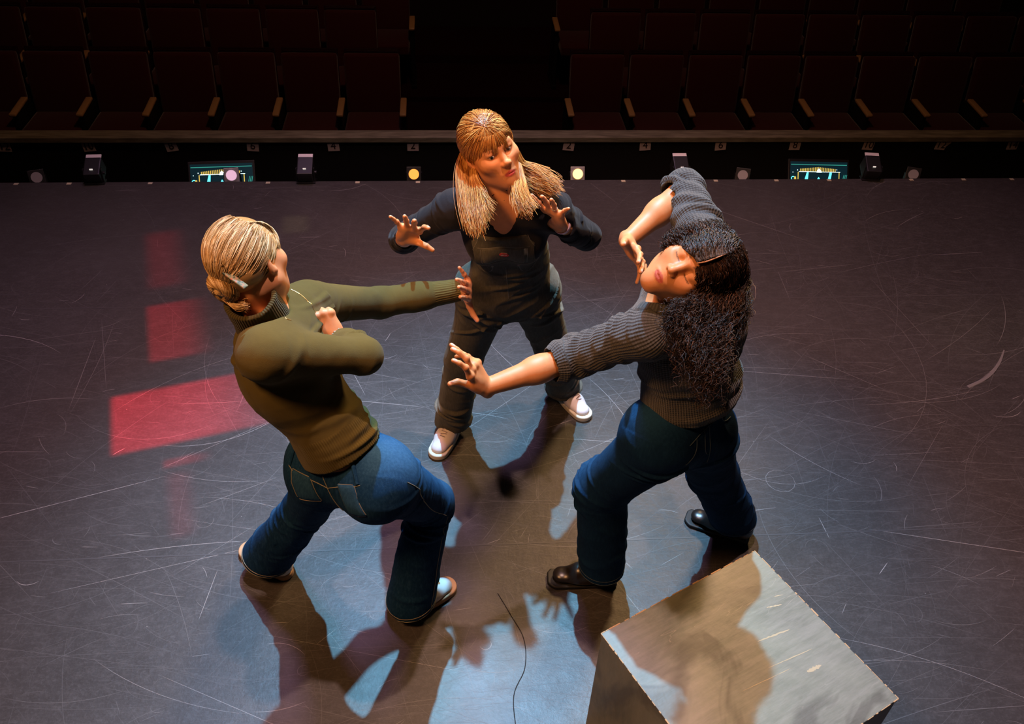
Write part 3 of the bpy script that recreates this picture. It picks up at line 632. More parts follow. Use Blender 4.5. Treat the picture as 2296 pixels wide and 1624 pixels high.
def head_prims(O, H, s=.95, lids='open'):
    """O origin, H columns right/forward/up"""
    g = lambda x, y, z: O + H @ (A([x, y, z]) * s)
    E = lambda c, r, k=.02, op='u', rx=0.0, rz=0.0: ell(g(*c), A(r) * s, k * s, H @ rotm(rx, rz), op)
    C = lambda a, b, ra, rb, k=.02, op='u', flat=None: cone(g(*a), g(*b), ra * s, rb * s, k * s, flat, op)
    P = [E((0, -.012, .036), (.074, .093, .084), .03), E((0, .026, -.028), (.060, .064, .074), .05),
         C((-.050, .004, -.058), (-.012, .068, -.098), .017, .014, .035), C((.050, .004, -.058), (.012, .068, -.098), .017, .014, .035),
         E((0, .074, -.100), (.017, .014, .013), .03), E((0, .072, -.060), (.032, .024, .032), .03),
         E((-.042, .058, -.020), (.024, .024, .021), .03), E((.042, .058, -.020), (.024, .024, .021), .03),
         C((-.040, .070, .026), (-.012, .083, .022), .010, .009, .02), C((.040, .070, .026), (.012, .083, .022), .010, .009, .02)]
    for x in (-.031, .031):
        P.append(E((x, .097, .006), (.019, .017, .012), .018, 's'))
        P.append(E((x, .0715, .007), (.0142, .0142, .0136), .006))
        P.append(E((x * 1.0, .0725, .0145), (.017, .013, .0085), .008))
        if lids == 'open': P.append(E((x, .089, .0055), (.0118, .012, .0034), .002, 's'))
    P += [C((0, .083, .014), (0, .104, -.022), .0065, .0085, .014), E((0, .107, -.026), (.0092, .0095, .0085), .008),
          E((-.0115, .098, -.030), (.0065, .009, .0065), .006), E((.0115, .098, -.030), (.0065, .009, .0065), .006),
          E((-.0065, .100, -.0355), (.0032, .004, .002), .002, 's'), E((.0065, .100, -.0355), (.0032, .004, .002), .002, 's'),
          E((0, .0935, -.0590), (.0200, .0072, .0050), .006), E((0, .0925, -.0685), (.0175, .0085, .0062), .006), E((-.021, .086, -.0600), (.005, .005, .004), .008), E((.021, .086, -.0600), (.005, .005, .004), .008),
          E((0, .1015, -.0640), (.0185, .0045, .0008), .002, 's')]
    for sg in (-1, 1):
        P.append(E((sg * .073, -.010, -.004), (.008, .019, .031), .008, rx=-.15, rz=sg * .35))
        P.append(E((sg * .081, -.004, .002), (.006, .010, .017), .004, 's', rx=-.15, rz=sg * .35))
        P.append(E((sg * .075, -.002, -.028), (.0055, .007, .008), .006))
    return P
def rotm(rx, rz):
    c, s_ = math.cos(rx), math.sin(rx); R1 = A([[1, 0, 0], [0, c, -s_], [0, s_, c]]); c, s_ = math.cos(rz), math.sin(rz)
    return A([[c, -s_, 0], [s_, c, 0], [0, 0, 1]]) @ R1
def sstep(x, a, b): t = np.clip((x - a) / (b - a), 0, 1); return t * t * (3 - 2 * t)
def skin_cols(V, base, O, H, s, lip, brow, hands, nailc, closed=False, freck=0.0):
    c = np.tile(A(base, float), (len(V), 1)); q = (V - O) @ H / s
    def blend(m, col): c[:] = c * (1 - m[:, None]) + A(col) * m[:, None]
    blend(.16 * sstep(-np.hypot(np.abs(q[:, 0]) - .042, q[:, 2] + .026) - .2 * np.abs(q[:, 1] - .07), -.032, 0) * (q[:, 1] > .03), (base[0] * 1.02, base[1] * .62, base[2] * .55))
    lm = sstep(-(np.hypot(q[:, 0] / .0195, (q[:, 2] + .0640) / .0100)), -1.08, -.92) * (q[:, 1] > .07); blend(lm, lip)
    ax = np.abs(q[:, 0]); bz = .0285 + .004 * np.sin((ax - .012) / .036 * 2.4) - .0
    bm_ = sstep(-np.abs(q[:, 2] - bz) / .0048, -1.1, -.3) * sstep(ax, .009, .014) * sstep(-ax, -.052, -.044) * (q[:, 1] > .03); blend(bm_ * .75, brow)
    lz = (-.0045 if closed else .0092) - (0 if not closed else -.06 * (ax - .031) ** 2 / .01)
    em = sstep(-np.abs(q[:, 2] - lz) / (.0024), -1.1, -.3) * sstep(-np.abs(ax - .031), -.0165, -.013) * (q[:, 1] > .05); blend(em * .85, tuple(.35 * x for x in brow))
    if closed:
        cm = sstep(-np.abs(q[:, 2] - .0195 + .03 * (ax - .031) ** 2 / .01) / .0016, -1.2, -.2) * sstep(-np.abs(ax - .031), -.017, -.012) * (q[:, 1] > .05); blend(cm * .5, tuple(.5 * x for x in base))
    for h in hands:
        for o_, a_, b_, n_ in nails(h):
            r = V - o_; m = sstep(-np.hypot((r @ a_) / .0068, (r @ b_) / .0050), -1.1, -.85) * (r @ n_ > -.0035) * (np.linalg.norm(r, axis=1) < .012); blend(m * .9, nailc)
    return c
def eyes(P_, O, H, s, m, yaw=0.0, dz=0.0):
    for sg in (-1, 1):
        bm = bmesh.new(); bmesh.ops.create_uvsphere(bm, u_segments=32, v_segments=24, radius=.0128 * s)
        look = unit(H @ A([yaw, 1, dz])); R = Vector(look).to_track_quat('Z', 'Y').to_matrix().to_4x4()
        me = bpy.data.meshes.new('eyeball')
        vs = A([v.co[:] for v in bm.verts]); c = np.tile(A([.75, .68, .62]), (len(vs), 1)); a = vs[:, 2] / (.0128 * s)
        c[a > .885] = (.10, .14, .16); c[a > .965] = (.004, .004, .004)
        bmesh.ops.transform(bm, matrix=Matrix.Translation(Vector(O + H @ (A([sg * .031, .0735, .0065]) * s))) @ R, verts=bm.verts)
        bm.to_mesh(me); bm.free(); me.shade_smooth()
        ca = me.color_attributes.new('tint', 'FLOAT_COLOR', 'POINT'); ca.data.foreach_set('color', np.concatenate([c, np.ones((len(c), 1))], 1).astype(np.float32).ravel())
        mkobj('eyeball', me, m, P_)
def surf_point(bvh, c, d, off=.0):
    """point where a ray from outside towards axis point c meets the cloth"""
    c = Vector(c); d = Vector(d).normalized(); h = bvh.ray_cast(c + d * .5, -d, .7)
    return A((h[0] + h[1] * off)[:]) if h[0] is not None else A((c + d * .08)[:])
def bvh_of(o):
    me = o.data; return BVHTree.FromPolygons([v.co[:] for v in me.vertices], [p.vertices[:] for p in me.polygons])
def limb_curve(bvh, a, b, F, pts, off=.0006):
    """pts = [(t along, angle from front)] traced on the garment surface"""
    a = A(a); b = A(b); ax = unit(b - a); e1 = unit(F - ax * (F @ ax)); e2 = np.cross(ax, e1)
    return A([surf_point(bvh, a + (b - a) * t, math.cos(g) * e1 + math.sin(g) * e2, off) for t, g in pts])
def stitch(name, bvh, lines, rad, m, parent, M=30):
    L = []
    for l in lines:
        c = catmull(l, M); o = []
        for p in c:
            n = bvh.find_nearest(Vector(p)); o.append(A((n[0] + n[1] * rad * .4)[:]) if n[0] is not None else p)
        L.append(o)
    return tubes(name, A(L), rad, m, parent, nside=5, taper=1.0)
def shoe(parent, J, sd, style, mats, lab=None):
    """style: sneaker / boot.  sole, upper and laces in the foot's own frame"""
    a, t = J['an' + sd], J['to' + sd]; f = unit((t - a) * [1, 1, 0]); r = np.cross(f, Z); F = A([r, f, Z]).T
    if abs((t - a) @ f) < .05: f = unit(f)
    o = A([a[0], a[1], 0]); g = lambda x, y, z: o + F @ A([x, y, z])
    sq = style == 'boot'
    LT = .175 if not sq else .185
    def outline(P, grow, z0, z1):
        q = (P - o) @ F
        ax0, ax1 = A([0., -.035]), A([.006, LT - .042]); p2 = q[:, :2] - ax0; ab = ax1 - ax0; tt = np.clip(p2 @ ab / (ab @ ab), 0, 1)
        rr = .031 + .012 * np.sin(np.clip(tt, 0, 1) * 2.2) + grow
        if sq:
            d2 = np.maximum(np.abs(q[:, 0] - .002) - (.030 + .010 * np.clip((q[:, 1] + .06) / .2, 0, 1)), np.abs(q[:, 1] - (LT - .065) / 2) - (LT + .065) / 2) - grow
            d2 = np.maximum(d2, np.linalg.norm(p2 - tt[:, None] * ab, axis=1) - rr - .006)
        else: d2 = np.linalg.norm(p2 - tt[:, None] * ab, axis=1) - rr
        zz = np.maximum(z0 - q[:, 2], q[:, 2] - z1)
        return np.maximum(d2, zz) + np.maximum(np.minimum(d2, zz) + .004, 0) * .5
    soleh = .026 if not sq else .016
    so = [Pr(lambda P: outline(P, .003, .0015, soleh), g(0, .06, .012), .17, .003, 'u')]
    if sq: so.append(boxp(g(0, -.035, .014), (.029, .026, .0135), F, .006, .004))
    up = [cone(g(0, -.028, .050), g(.003, .07, .044 if not sq else .052), .036 if not sq else .041, .036 if not sq else .038, .03, (Z, .95)), cone(g(.003, .06, .036), g(.006, LT - .050, .032), .037, .034, .03, (Z, .62 if not sq else .56)),
          cone(g(0, -.030, .055), g(0, -.022, .098 if not sq else .16), .034, .036, .03)]
    gl = up[:]
    for p in gl: cutpr(p, g(0, 0, soleh - .006), -Z)
    if not sq: up.append(ell(g(0, -.016, .104), (.030, .034, .030), .004, F, 's'))
    V, N, Q = mesh_field(up, .0035 if not sq else .004)
    q = (V - o) @ F
    ob = np_mesh('sneaker' if not sq else 'ankle_boot', V, Q, mats[0], parent, {'sv': q[:, 0], 'su': q[:, 1]})
    V, N, Q = mesh_field(so, .003)
    np_mesh('sole', V, Q, mats[1], ob)
    if lab: ob['label'] = lab
    if not sq:
        bvh = bvh_of(ob); L = []
        for i in range(5):
            y = .045 + i * .016; L.append([A(bvh.find_nearest(Vector(g(x, y + (.004 if i % 2 else -.002) * (x / .016), .09)))[0][:]) + Z * .002 for x in (-.018, -.006, .006, .018)])
        tubes('laces', A([catmull(l, 12) for l in L]), .0022, mats[2], ob, 6, 1.0)
    return ob

# ------------------------------------------------------------------ person: woman in olive turtleneck (left)
LACE = mat('lace_white', (.7, .68, .66), .7)
SNK = (mat('sneaker_white', (.80, .76, .74), .55), mat('sneaker_sole', (.72, .62, .46), .6), LACE)
def person(label, loc):
    o = empty('person', (0, 0, 0)); return prop(o, label, 'person')
def add_body(root, k, base, lip, brow, hands, nailc, extra=(), s=.95, lids='open', closed=False, bust=.040, wst=1.0, trap=.046, fo=0.0):
    J = joints(k); O = J['hd']; Hf = head_frame(k)
    T, Fp, Fc, upc, r_c = torso_prims(J, 0.0, bust, wst=wst, trap=trap)
    P = T + [cone(J['nek'] - upc * .02, O + Hf @ (A([0, -.022, -.055]) * s), .056, .050, .03)] + head_prims(O, Hf, s, lids)
    for sd in 'LR': P += arm_prims(J, sd, -.006, .03, fo) + leg_prims(J, sd, -.010) + foot_prims(J, sd) + hand_prims(HANDS[k + sd])
    P += list(extra)
    V, N, Q = mesh_field(P, .0030)
    c = skin_cols(V, base, O, Hf, s, lip, brow, [HANDS[k + sd] for sd in hands], nailc, closed)
    # warm knuckles and palms
    m = skin_mat('skin_' + k, base); b = np_mesh('body', V, Q, m, root, None, {'tint': c})
    return J, O, Hf, Fp, Fc, upc, r_c, b
def cloth(name, prims, h, m, root, segs, amp=.002, fr=18, aniso=(1, 1, 1), seed=0, rz=None, fade=None, folds=(), wr=None):
    """folds = (segment, along 0..1, angle, slant, arc, half-width, height); wr = (height, along freq, around freq)"""
    V, N, Q = mesh_field(prims, h); su, sv, si = seg_coords(V, segs)
    d = vn3(V * fr * A(aniso), seed) * amp + vn3(V * fr * 2.3 * A(aniso), seed + 5) * amp * .45
    R_ = A([s_[3] for s_ in segs])[si]; ph = sv / R_
    if wr:
        w_ = vn3(V * 9, seed + 11) * .9
        for k_, (fu, fv) in enumerate(((wr[1], wr[2]), (wr[1] * 1.9, wr[2] * 1.7))):
            n = vn3(np.stack([su * fu + w_, sv * fv + w_ * .6, si * 7.3 + k_ * 3.1], 1), seed + 21 + k_)
            d = d + wr[0] / (1 + k_) * ((1 - np.abs(n)) ** 3 - .35) * sstep(vn3(V * 6, seed + 31 + k_), -.5, .4)
    for sg, t, p0, sl, arc, w_, hh in folds:
        L = np.linalg.norm(A(segs[sg][1]) - A(segs[sg][0])); dp = (ph - p0 + math.pi) % (2 * math.pi) - math.pi
        x = (su - segs[sg][4] - t * L - sl * dp) / w_; near = np.abs(su - segs[sg][4] - t * L) < .25
        # a fold crosses over to the neighbouring segment of the same limb
        ok = (si == sg) | (np.abs(si - sg) == 1) & (np.abs(x) < 3)
        d = d + hh * (1 - .9 * x * x) * np.exp(-x * x * .8) * np.exp(-(dp / arc) ** 2) * ok * near
    V = V + N * d[:, None]
    at = {'su': su, 'sv': sv}
    if rz: at['rz'] = rz(V, su, si)
    if fade: at['fade'] = fade(V, N, su, si)
    return np_mesh(name, V, Q, m, root, at)
def rf(sg, t0, t1, n, h, w_, seed, arc=.9, ang=None, sl=.015):
    g = np.random.default_rng(seed)
    return [(sg, t0 + (t1 - t0) * (i + .5 * g.random()) / n, (g.random() * 6.28 if ang is None else ang + g.normal(0, .45)), g.normal(0, sl), arc * (.6 + .8 * g.random()), w_ * (.7 + .6 * g.random()), h * (.6 + .7 * g.random())) for i in range(n)]
def denim_leg(J, sd, r0, r1, r2, hem, o=0.0, hemdir=None, kneefat=None):
    h_, k_, a = J['hi' + sd], J['kn' + sd], J['an' + sd]; ax = unit(a - k_); e = hem
    P = [cone(h_, k_, r0, r1, .05), cone(k_, e, r1, r2, .03)]
    cutpr(P[1], e - unit(e - k_) * .001, unit(e - k_) if hemdir is None else hemdir)
    return P

# ================================================================== 1
root1 = person('woman in olive turtleneck and blue jeans leaning back, blonde hair in a bun', 0)
SK1 = (.76, .34, .16)
J, O, Hf, Fp, Fc, upc, r_c, body = add_body(root1, 'w1', SK1, (.62, .22, .18), (.35, .22, .12), 'LR', (.62, .38, .50), bust=.022, wst=.80, trap=.032, fo=-.006)
eyes(root1, O, Hf, .95, skin_mat('eye_1', (1, 1, 1), .2, 0))
OLV = knit_mat('olive_knit', (.115, .088, .020), (.065, .048, .012), 900, .35, .06, zone=.0)
T, *_ = torso_prims(J, .012, .026, wst=.82, trap=.030)
T = T[3:]    # garment starts above the hips
up1 = unit(J['che'] - J['pel'])
hemA = J['pel'] + up1 * .075
for p_ in T[:3]: cutpr(p_, hemA, -up1)
P = [cutpr(cone(J['pel'] + up1 * .03, J['wai'], .124, .106, .05, (Fp, .84)), hemA, -up1)] + T
for sd in 'LR':
    s_, e, w_ = J['sh' + sd], J['el' + sd], J['wr' + sd]
    P += [cone(s_, e, .060, .046, .04), cone(e, e + (w_ - e) * .5, .047, .043, .02), cutpr(cone(e + (w_ - e) * .4, w_, .043, .033, .02), w_ - unit(w_ - e) * (.018 if sd == 'L' else .008), unit(w_ - e)),
          cone(w_ - unit(w_ - e) * .035, w_ + unit(w_ - e) * .03, .028, .028, .002, op='s')]
segs = [(J['shL'], J['elL'], Fc, .045, 0), (J['elL'], J['wrL'], Fc, .036, .29), (J['shR'], J['elR'], Fc, .045, 0), (J['elR'], J['wrR'], Fc, .036, .29), (hemA, J['nek'], Fp, .13, 0)]
ca = A([-.468, 1.792, 1.318]); cd = unit(A([-.482, 1.756, 1.42]) - ca); ce = ca + cd * .102
P.append(cone(ca - cd * .002, ce + cd * .15, .067, .074, .018, op='s'))
def rz1(V, su, si): return np.where(si == 4, sstep(-su, -.085, -.075), np.where((si == 1) | (si == 3), sstep(su, .455, .462), 0))
fold = rf(0, .02, .5, 4, .004, .009, 3, 1.0, None, .03) + rf(2, .0, .25, 2, .004, .012, 4) + rf(4, .02, .30, 6, .008, .012, 5, 1.2, None, .01) + rf(4, .72, .98, 4, .006, .012, 6, .8, 0.6, .05) + rf(3, .3, .9, 5, .005, .007, 7, 1.0)
sw = cloth('sweater', P, .0045, OLV, root1, segs, .0016, 16, seed=2, rz=rz1, folds=fold, wr=(.0025, 14, 7))
# turtleneck collar
ca = A([-.468, 1.792, 1.318]); cd = unit(A([-.482, 1.756, 1.42]) - ca); ce = ca + cd * .102
RIB = knit_mat('olive_rib', (.075, .060, .022), (.040, .032, .012), 900, .6, .06)
P = [cutpr(cutpr(cone(ca - cd * .03, ce + cd * .03, .073, .063, .01), ce, cd), ca - cd * .03, -cd), cone(ce - cd * .02, ce + cd * .06, .053, .055, .004, op='s')]
cloth('turtleneck_collar', P, .004, RIB, sw, [(ca, ce, Fc, .064, 0)], .0012, 30)
# jeans
DN1 = denim_mat('denim_mid_blue', (.004, .024, .070), (.007, .036, .095), (.05, .15, .28))
hemR = J['anR'] + A([-.01, -.002, -.055]); hemL = J['anL'] + A([-.025, .010, -.030])
P = []
TT, *_ = torso_prims(J, .006); P += TT[:3]
P += [cone(J['pel'] + up1 * -.01, J['pel'] + up1 * .075, .118, .108, .04, (Fp, .84))]
P += denim_leg(J, 'R', .098, .072, .086, hemR, hemdir=A([.1, .05, -1])); P += denim_leg(J, 'L', .096, .072, .090, hemL, hemdir=A([-.25, .1, -1]))
for hm, kn in ((hemR, J['knR']), (hemL, J['knL'])):
    u_ = unit(hm - kn); P.append(cone(hm - u_ * .05, hm + u_ * .05, .070, .084, .004, op='s'))
segs = [(J['hiR'], J['knR'], Fp, .09, .1), (J['knR'], hemR, Fp, .08, .52), (J['hiL'], J['knL'], Fp, .09, .1), (J['knL'], hemL, Fp, .08, .52)]
fold = rf(0, .75, 1.0, 4, .009, .010, 11, 1.0, 3.14) + rf(1, .0, .3, 4, .009, .011, 12, 1.1, 3.0) + rf(1, .55, .95, 3, .006, .014, 13) + rf(3, .05, .95, 7, .0055, .012, 14, .8, None, .03) + rf(0, .0, .25, 4, .004, .012, 15, .9, .5, .05) + rf(2, .0, .6, 4, .006, .013, 16)
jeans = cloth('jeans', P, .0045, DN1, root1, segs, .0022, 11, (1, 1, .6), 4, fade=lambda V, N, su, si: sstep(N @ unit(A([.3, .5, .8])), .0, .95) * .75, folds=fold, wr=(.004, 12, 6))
bv = bvh_of(jeans); THR = mat('gold_stitching', (.22, .21, .16), .7)
back = -Fp
sl = [limb_curve(bv, J['hiR'] + up1 * .07, J['knR'], Fp, [(t, g) for t, g in ((-.02, 1.75), (.15, 1.75), (.4, 1.9), (.7, 2.0), (.98, 1.9))]), limb_curve(bv, J['knR'], hemR, Fp, [(.02, 1.8), (.3, 1.8), (.6, 1.75), (.97, 1.7)])]
c0 = J['pel'] + up1 * .03
def bk(x, z, off=.0008): return surf_point(bv, c0 + unit(J['hiR'] - J['hiL']) * x * .5 + up1 * z, back + unit(J['hiR'] - J['hiL']) * x * 3.5, off)
sl += [A([bk(0, z) for z in (.03, .0, -.03, -.06, -.09, -.11)])]
sl += [A([bk(x, z) for x, z in ((.0, -.025), (.04, -.012), (.08, .0), (.12, .008), (.15, .015))]), A([bk(x, z) for x, z in ((.0, -.025), (-.04, -.012), (-.08, .0), (-.12, .008), (-.15, .015))])]
stitch('seam_stitching', bv, sl, .0013, THR, jeans)
hl = []
for hm, kn, rr, hd_ in ((hemR, J['knR'], .086, A([.1, .05, -1])), (hemL, J['knL'], .09, A([-.25, .1, -1]))):
    u_ = unit(hd_); e1 = unit(np.cross(u_, A([1, 0, 0]))); e2 = np.cross(u_, e1)
    for dz in (.004, .018): hl.append([surf_point(bv, hm - unit(hm - kn) * dz, e1 * math.cos(a_) + e2 * math.sin(a_), .0004) for a_ in np.linspace(0, 6.28, 13)])
stitch('hem_stitching', bv, hl, .0013, THR, jeans, 60)
def patch(name, corners, m, parent, bvh, lift, rows=10, st=None, thr=.0012):
    """thin cloth patch laid over the garment"""
    c = [A(p) for p in corners]; V = []; 
    for i in range(rows + 1):
        for j in range(rows + 1):
            u, v = i / rows, j / rows; p = (c[0] * (1 - u) + c[1] * u) * (1 - v) + (c[3] * (1 - u) + c[2] * u) * v
            n = bvh.find_nearest(Vector(p)); b_ = min(i, j, rows - i, rows - j); V.append(A((n[0] + n[1] * lift * (1 if b_ > 0 else .1))[:]))
    V = A(V); Q = A([[i * (rows + 1) + j, (i + 1) * (rows + 1) + j, (i + 1) * (rows + 1) + j + 1, i * (rows + 1) + j + 1] for i in range(rows) for j in range(rows)])
    o = np_mesh(name, V, Q, m, parent, {'su': V[:, 2], 'sv': V[:, 0], 'fade': np.full(len(V), .35)})
    so = o.modifiers.new('thick', 'SOLIDIFY'); so.thickness = .0012
    if st:
        idx = [V[i * (rows + 1)] for i in range(rows + 1)][::3]
        B_ = [V[0], V[rows * (rows + 1)], V[(rows + 1) * (rows + 1) - 1], V[rows], V[0]]
        L = []
        for a_, b_ in zip(B_[:-1], B_[1:]): L.append([a_ * (1 - t) + b_ * t for t in np.linspace(.06, .94, 5)])
        stitch(name + '_stitching', bvh, L, thr, st, o, 14)
    return o
for s_ in (1, -1):
    pk = [bk(s_ * x, z, .001) for x, z in ((.052, .0), (.125, .012), (.122, -.075), (.058, -.085))]
    patch('back_pocket', pk, DN1, jeans, bv, .003, st=THR)
bm = bmesh.new()
for x in (0, .14, -.14):
    p = Vector(bk(x, .055)); q = Vector(bk(x, .015)); bm_cyl(bm, p, q, .006, .006, 8)
from_bm('belt_loop', bm, DN1, jeans)
SNK1 = (SNK[0], mat('gum_sole', (.50, .30, .16), .6), LACE)
for sd in 'RL': shoe(root1, J, sd, 'sneaker', SNK1, 'white low-top sneaker with a tan gum toe, foot planted %s' % ('under the bent front knee' if sd == 'R' else 'behind, half under the flared hem'))
# hair
BL1 = [(0.0, (.26, .13, .04)), (.35, (.46, .27, .10)), (.7, (.66, .46, .22)), (1.0, (.88, .72, .48))]
HM1 = hair_mat('hair_blonde', BL1)
def to_w(G, O, Hf): return [[O + Hf @ A(p) for p in g] for g in G]
E = lambda c, r, k=.02, op='u': ell(O + Hf @ (A(c) * .95), A(r) * .95, k, Hf, op)
P = [E((0, -.012, .036), (.079, .097, .089)), E((0, -.045, -.002), (.068, .060, .056)), E((0, .085, -.02), (.07, .07, .085), .02, 's')]
V, N, Q = mesh_field(P, .004); hair1 = np_mesh('hair', V, Q, HM1, root1, {'hr': np.full(len(V), .25)})
bd_ = unit((A((-0.0308,-0.0850,-0.0259)) / .95 - A([0, -.012, .036])) / A([.079, .097, .089]))
def mk1(i):
    while True:
        d = unit(RNG.normal(0, 1, 3))
        if d[1] < .60 + .6 * max(d[2], 0) and d @ bd_ > -.75 and not (abs(d[0]) > .8 and d[2] < -.1 and d[1] > -.15): break
    a = math.acos(np.clip(d @ bd_, -1, 1)); return d, np.cross(d, bd_), 0, a * (.55 + .35 * RNG.random())
L = [flow(O, Hf, .95, (0, -.012, .036), (.079, .097, .089), mk1, 4200, 18, 1.07), loft(to_w([[(0.036,-0.039,0.112),(0.006,-0.078,0.102),(-0.030,-0.097,0.064),(-0.045,-0.090,0.011),(-0.034,-0.084,-0.018)],[(0.047,-0.014,0.109),(0.028,-0.072,0.099),(0.001,-0.108,0.058),(-0.019,-0.107,0.017),(-0.017,-0.095,-0.014)],[(0.058,0.004,0.096),(0.054,-0.061,0.082),(0.035,-0.099,0.050),(0.011,-0.109,0.018),(-0.007,-0.098,-0.015)],[(0.066,0.025,0.075),(0.071,-0.045,0.059),(0.055,-0.082,0.026),(0.026,-0.101,0.004),(-0.008,-0.091,-0.023)],[(0.066,0.045,0.047),(0.079,-0.019,0.027),(0.066,-0.055,0.000),(0.038,-0.080,-0.019),(-0.021,-0.072,-0.038)],[(0.063,0.051,0.020),(0.075,0.002,0.003),(0.067,-0.027,-0.016),(0.037,-0.055,-0.040),(-0.014,-0.064,-0.046)]], O, Hf), 2600, 18, .010, .0012, 1.5, center=O, jit=.15), loft(to_w([[(0.027,-0.004,-0.046),(0.012,-0.028,-0.050),(-0.007,-0.053,-0.042),(-0.018,-0.066,-0.032)],[(0.021,-0.014,-0.049),(0.007,-0.035,-0.049),(-0.005,-0.050,-0.044),(-0.016,-0.063,-0.034)],[(0.015,-0.023,-0.050),(0.004,-0.040,-0.048),(-0.005,-0.051,-0.044),(-0.013,-0.061,-0.037)]], O, Hf), 500, 18, .006, .001, 1.5, center=O), loft(to_w([[(0.057,-0.006,0.100),(0.057,0.039,0.082),(0.054,0.064,0.049),(0.066,0.047,0.021)],[(0.058,0.016,0.093),(0.049,0.066,0.062),(0.055,0.065,0.035),(0.056,0.057,0.004)],[(0.059,0.029,0.086),(0.051,0.066,0.055),(0.056,0.064,0.026),(0.055,0.049,-0.010)]], O, Hf), 500, 18, .006, .002, 1.5, center=O)]
tubes('hair_strands', np.concatenate(L), .0011, HM1, hair1)
Bc = O + Hf @ A((-0.0308,-0.0850,-0.0259)); ba = unit(Bc - O) ; bx = unit(np.cross(ba, Z)); by = np.cross(bx, ba)
ls = []
for i in range(900):
    a0 = RNG.random() * 6.28; ph = RNG.random() * 6.28; tw = 1.1; Ms = np.linspace(0, 1, 18); th = a0 + Ms * 2.6; r_ = .0165 + .0035 * RNG.random(); pa = ph + Ms * tw * 3
    rr_ = .024 + r_ * np.cos(pa); zz = r_ * np.sin(pa) * 1.0
    ls.append(Bc + np.outer(rr_ * np.cos(th), bx) + np.outer(rr_ * np.sin(th), by) + np.outer(zz, ba))
for i in range(160):   # inner swirl
    a0 = RNG.random() * 6.28; Ms = np.linspace(0, 1, 18); th = a0 + Ms * 4; r_ = .020 * (1 - Ms * .9); ls.append(Bc + np.outer(r_ * np.cos(th), bx) + np.outer(r_ * np.sin(th), by) + np.outer(.012 + .012 * Ms, ba))
bun = tubes('bun', A(ls), .0012, HM1, hair1)
tubes('loose_ends', loft(to_w([[(-0.028,-0.097,-0.051),(-0.014,-0.098,-0.066),(-0.000,-0.096,-0.076),(0.013,-0.090,-0.078)],[(-0.033,-0.096,-0.046),(-0.019,-0.098,-0.063),(-0.003,-0.098,-0.077),(0.014,-0.092,-0.084)],[(-0.037,-0.094,-0.037),(-0.025,-0.099,-0.057),(-0.007,-0.098,-0.074),(0.010,-0.093,-0.081)]], O, Hf), 260, 18, .012, .003, 1.5, center=O), .0011, HM1, hair1)
CL = mat('tortoise_clip', (.12, .10, .06), .5, spec=.3); t_ = NT(CL); t_.link(t_.ramp(t_.noise(t_.obj(), 90, 2), [(.35, (.03, .05, .04)), (.5, (.20, .22, .14)), (.65, (.45, .16, .10))]), t_.b.inputs['Base Color'])
c2 = to_w([[(0.017,-0.105,0.018),(0.054,-0.107,-0.020)]], O, Hf)[0]; bm = bmesh.new(); p, q = Vector(c2[0]), Vector(c2[1]); d = q - p
bm_box(bm, (p + q) / 2, (.016, .006, d.length + .012), d.to_track_quat('Z', 'Y').to_matrix(), .0025); from_bm('hair_clip', bm, CL, root1, True)
# beaded bracelet, fine necklace, hanging bracelet chain
def bead_ring(name, c, ax, R, n, br, m, parent):
    bm = bmesh.new(); ax = unit(ax); e1 = unit(np.cross(ax, A([.3, .2, .9]))); e2 = np.cross(ax, e1)
    for i in range(n):
        a = i / n * 6.283; p = A(c) + R * (math.cos(a) * e1 + math.sin(a) * e2)
        bmesh.ops.create_uvsphere(bm, u_segments=10, v_segments=8, radius=br * (1 + .2 * math.sin(i * 2.7)), matrix=Matrix.Translation(p))
    return from_bm(name, bm, m, parent, True)
BEAD = mat('glass_beads', (.72, .66, .66), .15, spec=1.0); BEAD2 = mat('stone_beads', (.22, .20, .14), .25); GOLD = mat('gold_chain', (.75, .52, .22), .3, .9)
fd = unit(J['wrR'] - J['elR']); hx = A(HANDS['w1R']['R'])[:, 0]; fm = unit(fd + hx); bead_ring('bracelet', J['wrR'] + fm * .000, fm, .0305, 28, .0042, BEAD, root1); bead_ring('bracelet', J['wrR'] + fm * .009, fm, .0300, 26, .0040, BEAD2, root1)
bs = bvh_of(sw); chest = J['che'] + Fc * .1
nl = [[surf_point(bs, J['nek'] * (1 - t) + J['che'] * t + r_c * sx * (1 - t) * .05 , Fc + Z * (1 - t) * .9 + r_c * sx * (1.2 - t) * .6, .001) for t in ((.05, .14, .24, .34) if sx > 0 else (.05, .25, .5, .8))] for sx in (1, -1)]
stitch('necklace', bs, nl, .0012, GOLD, root1, 30)
fd = unit(J['wrL'] - J['elL']); bead_ring('bracelet', J['wrL'] + fd * .006, fd, .0265, 40, .0012, GOLD, root1)
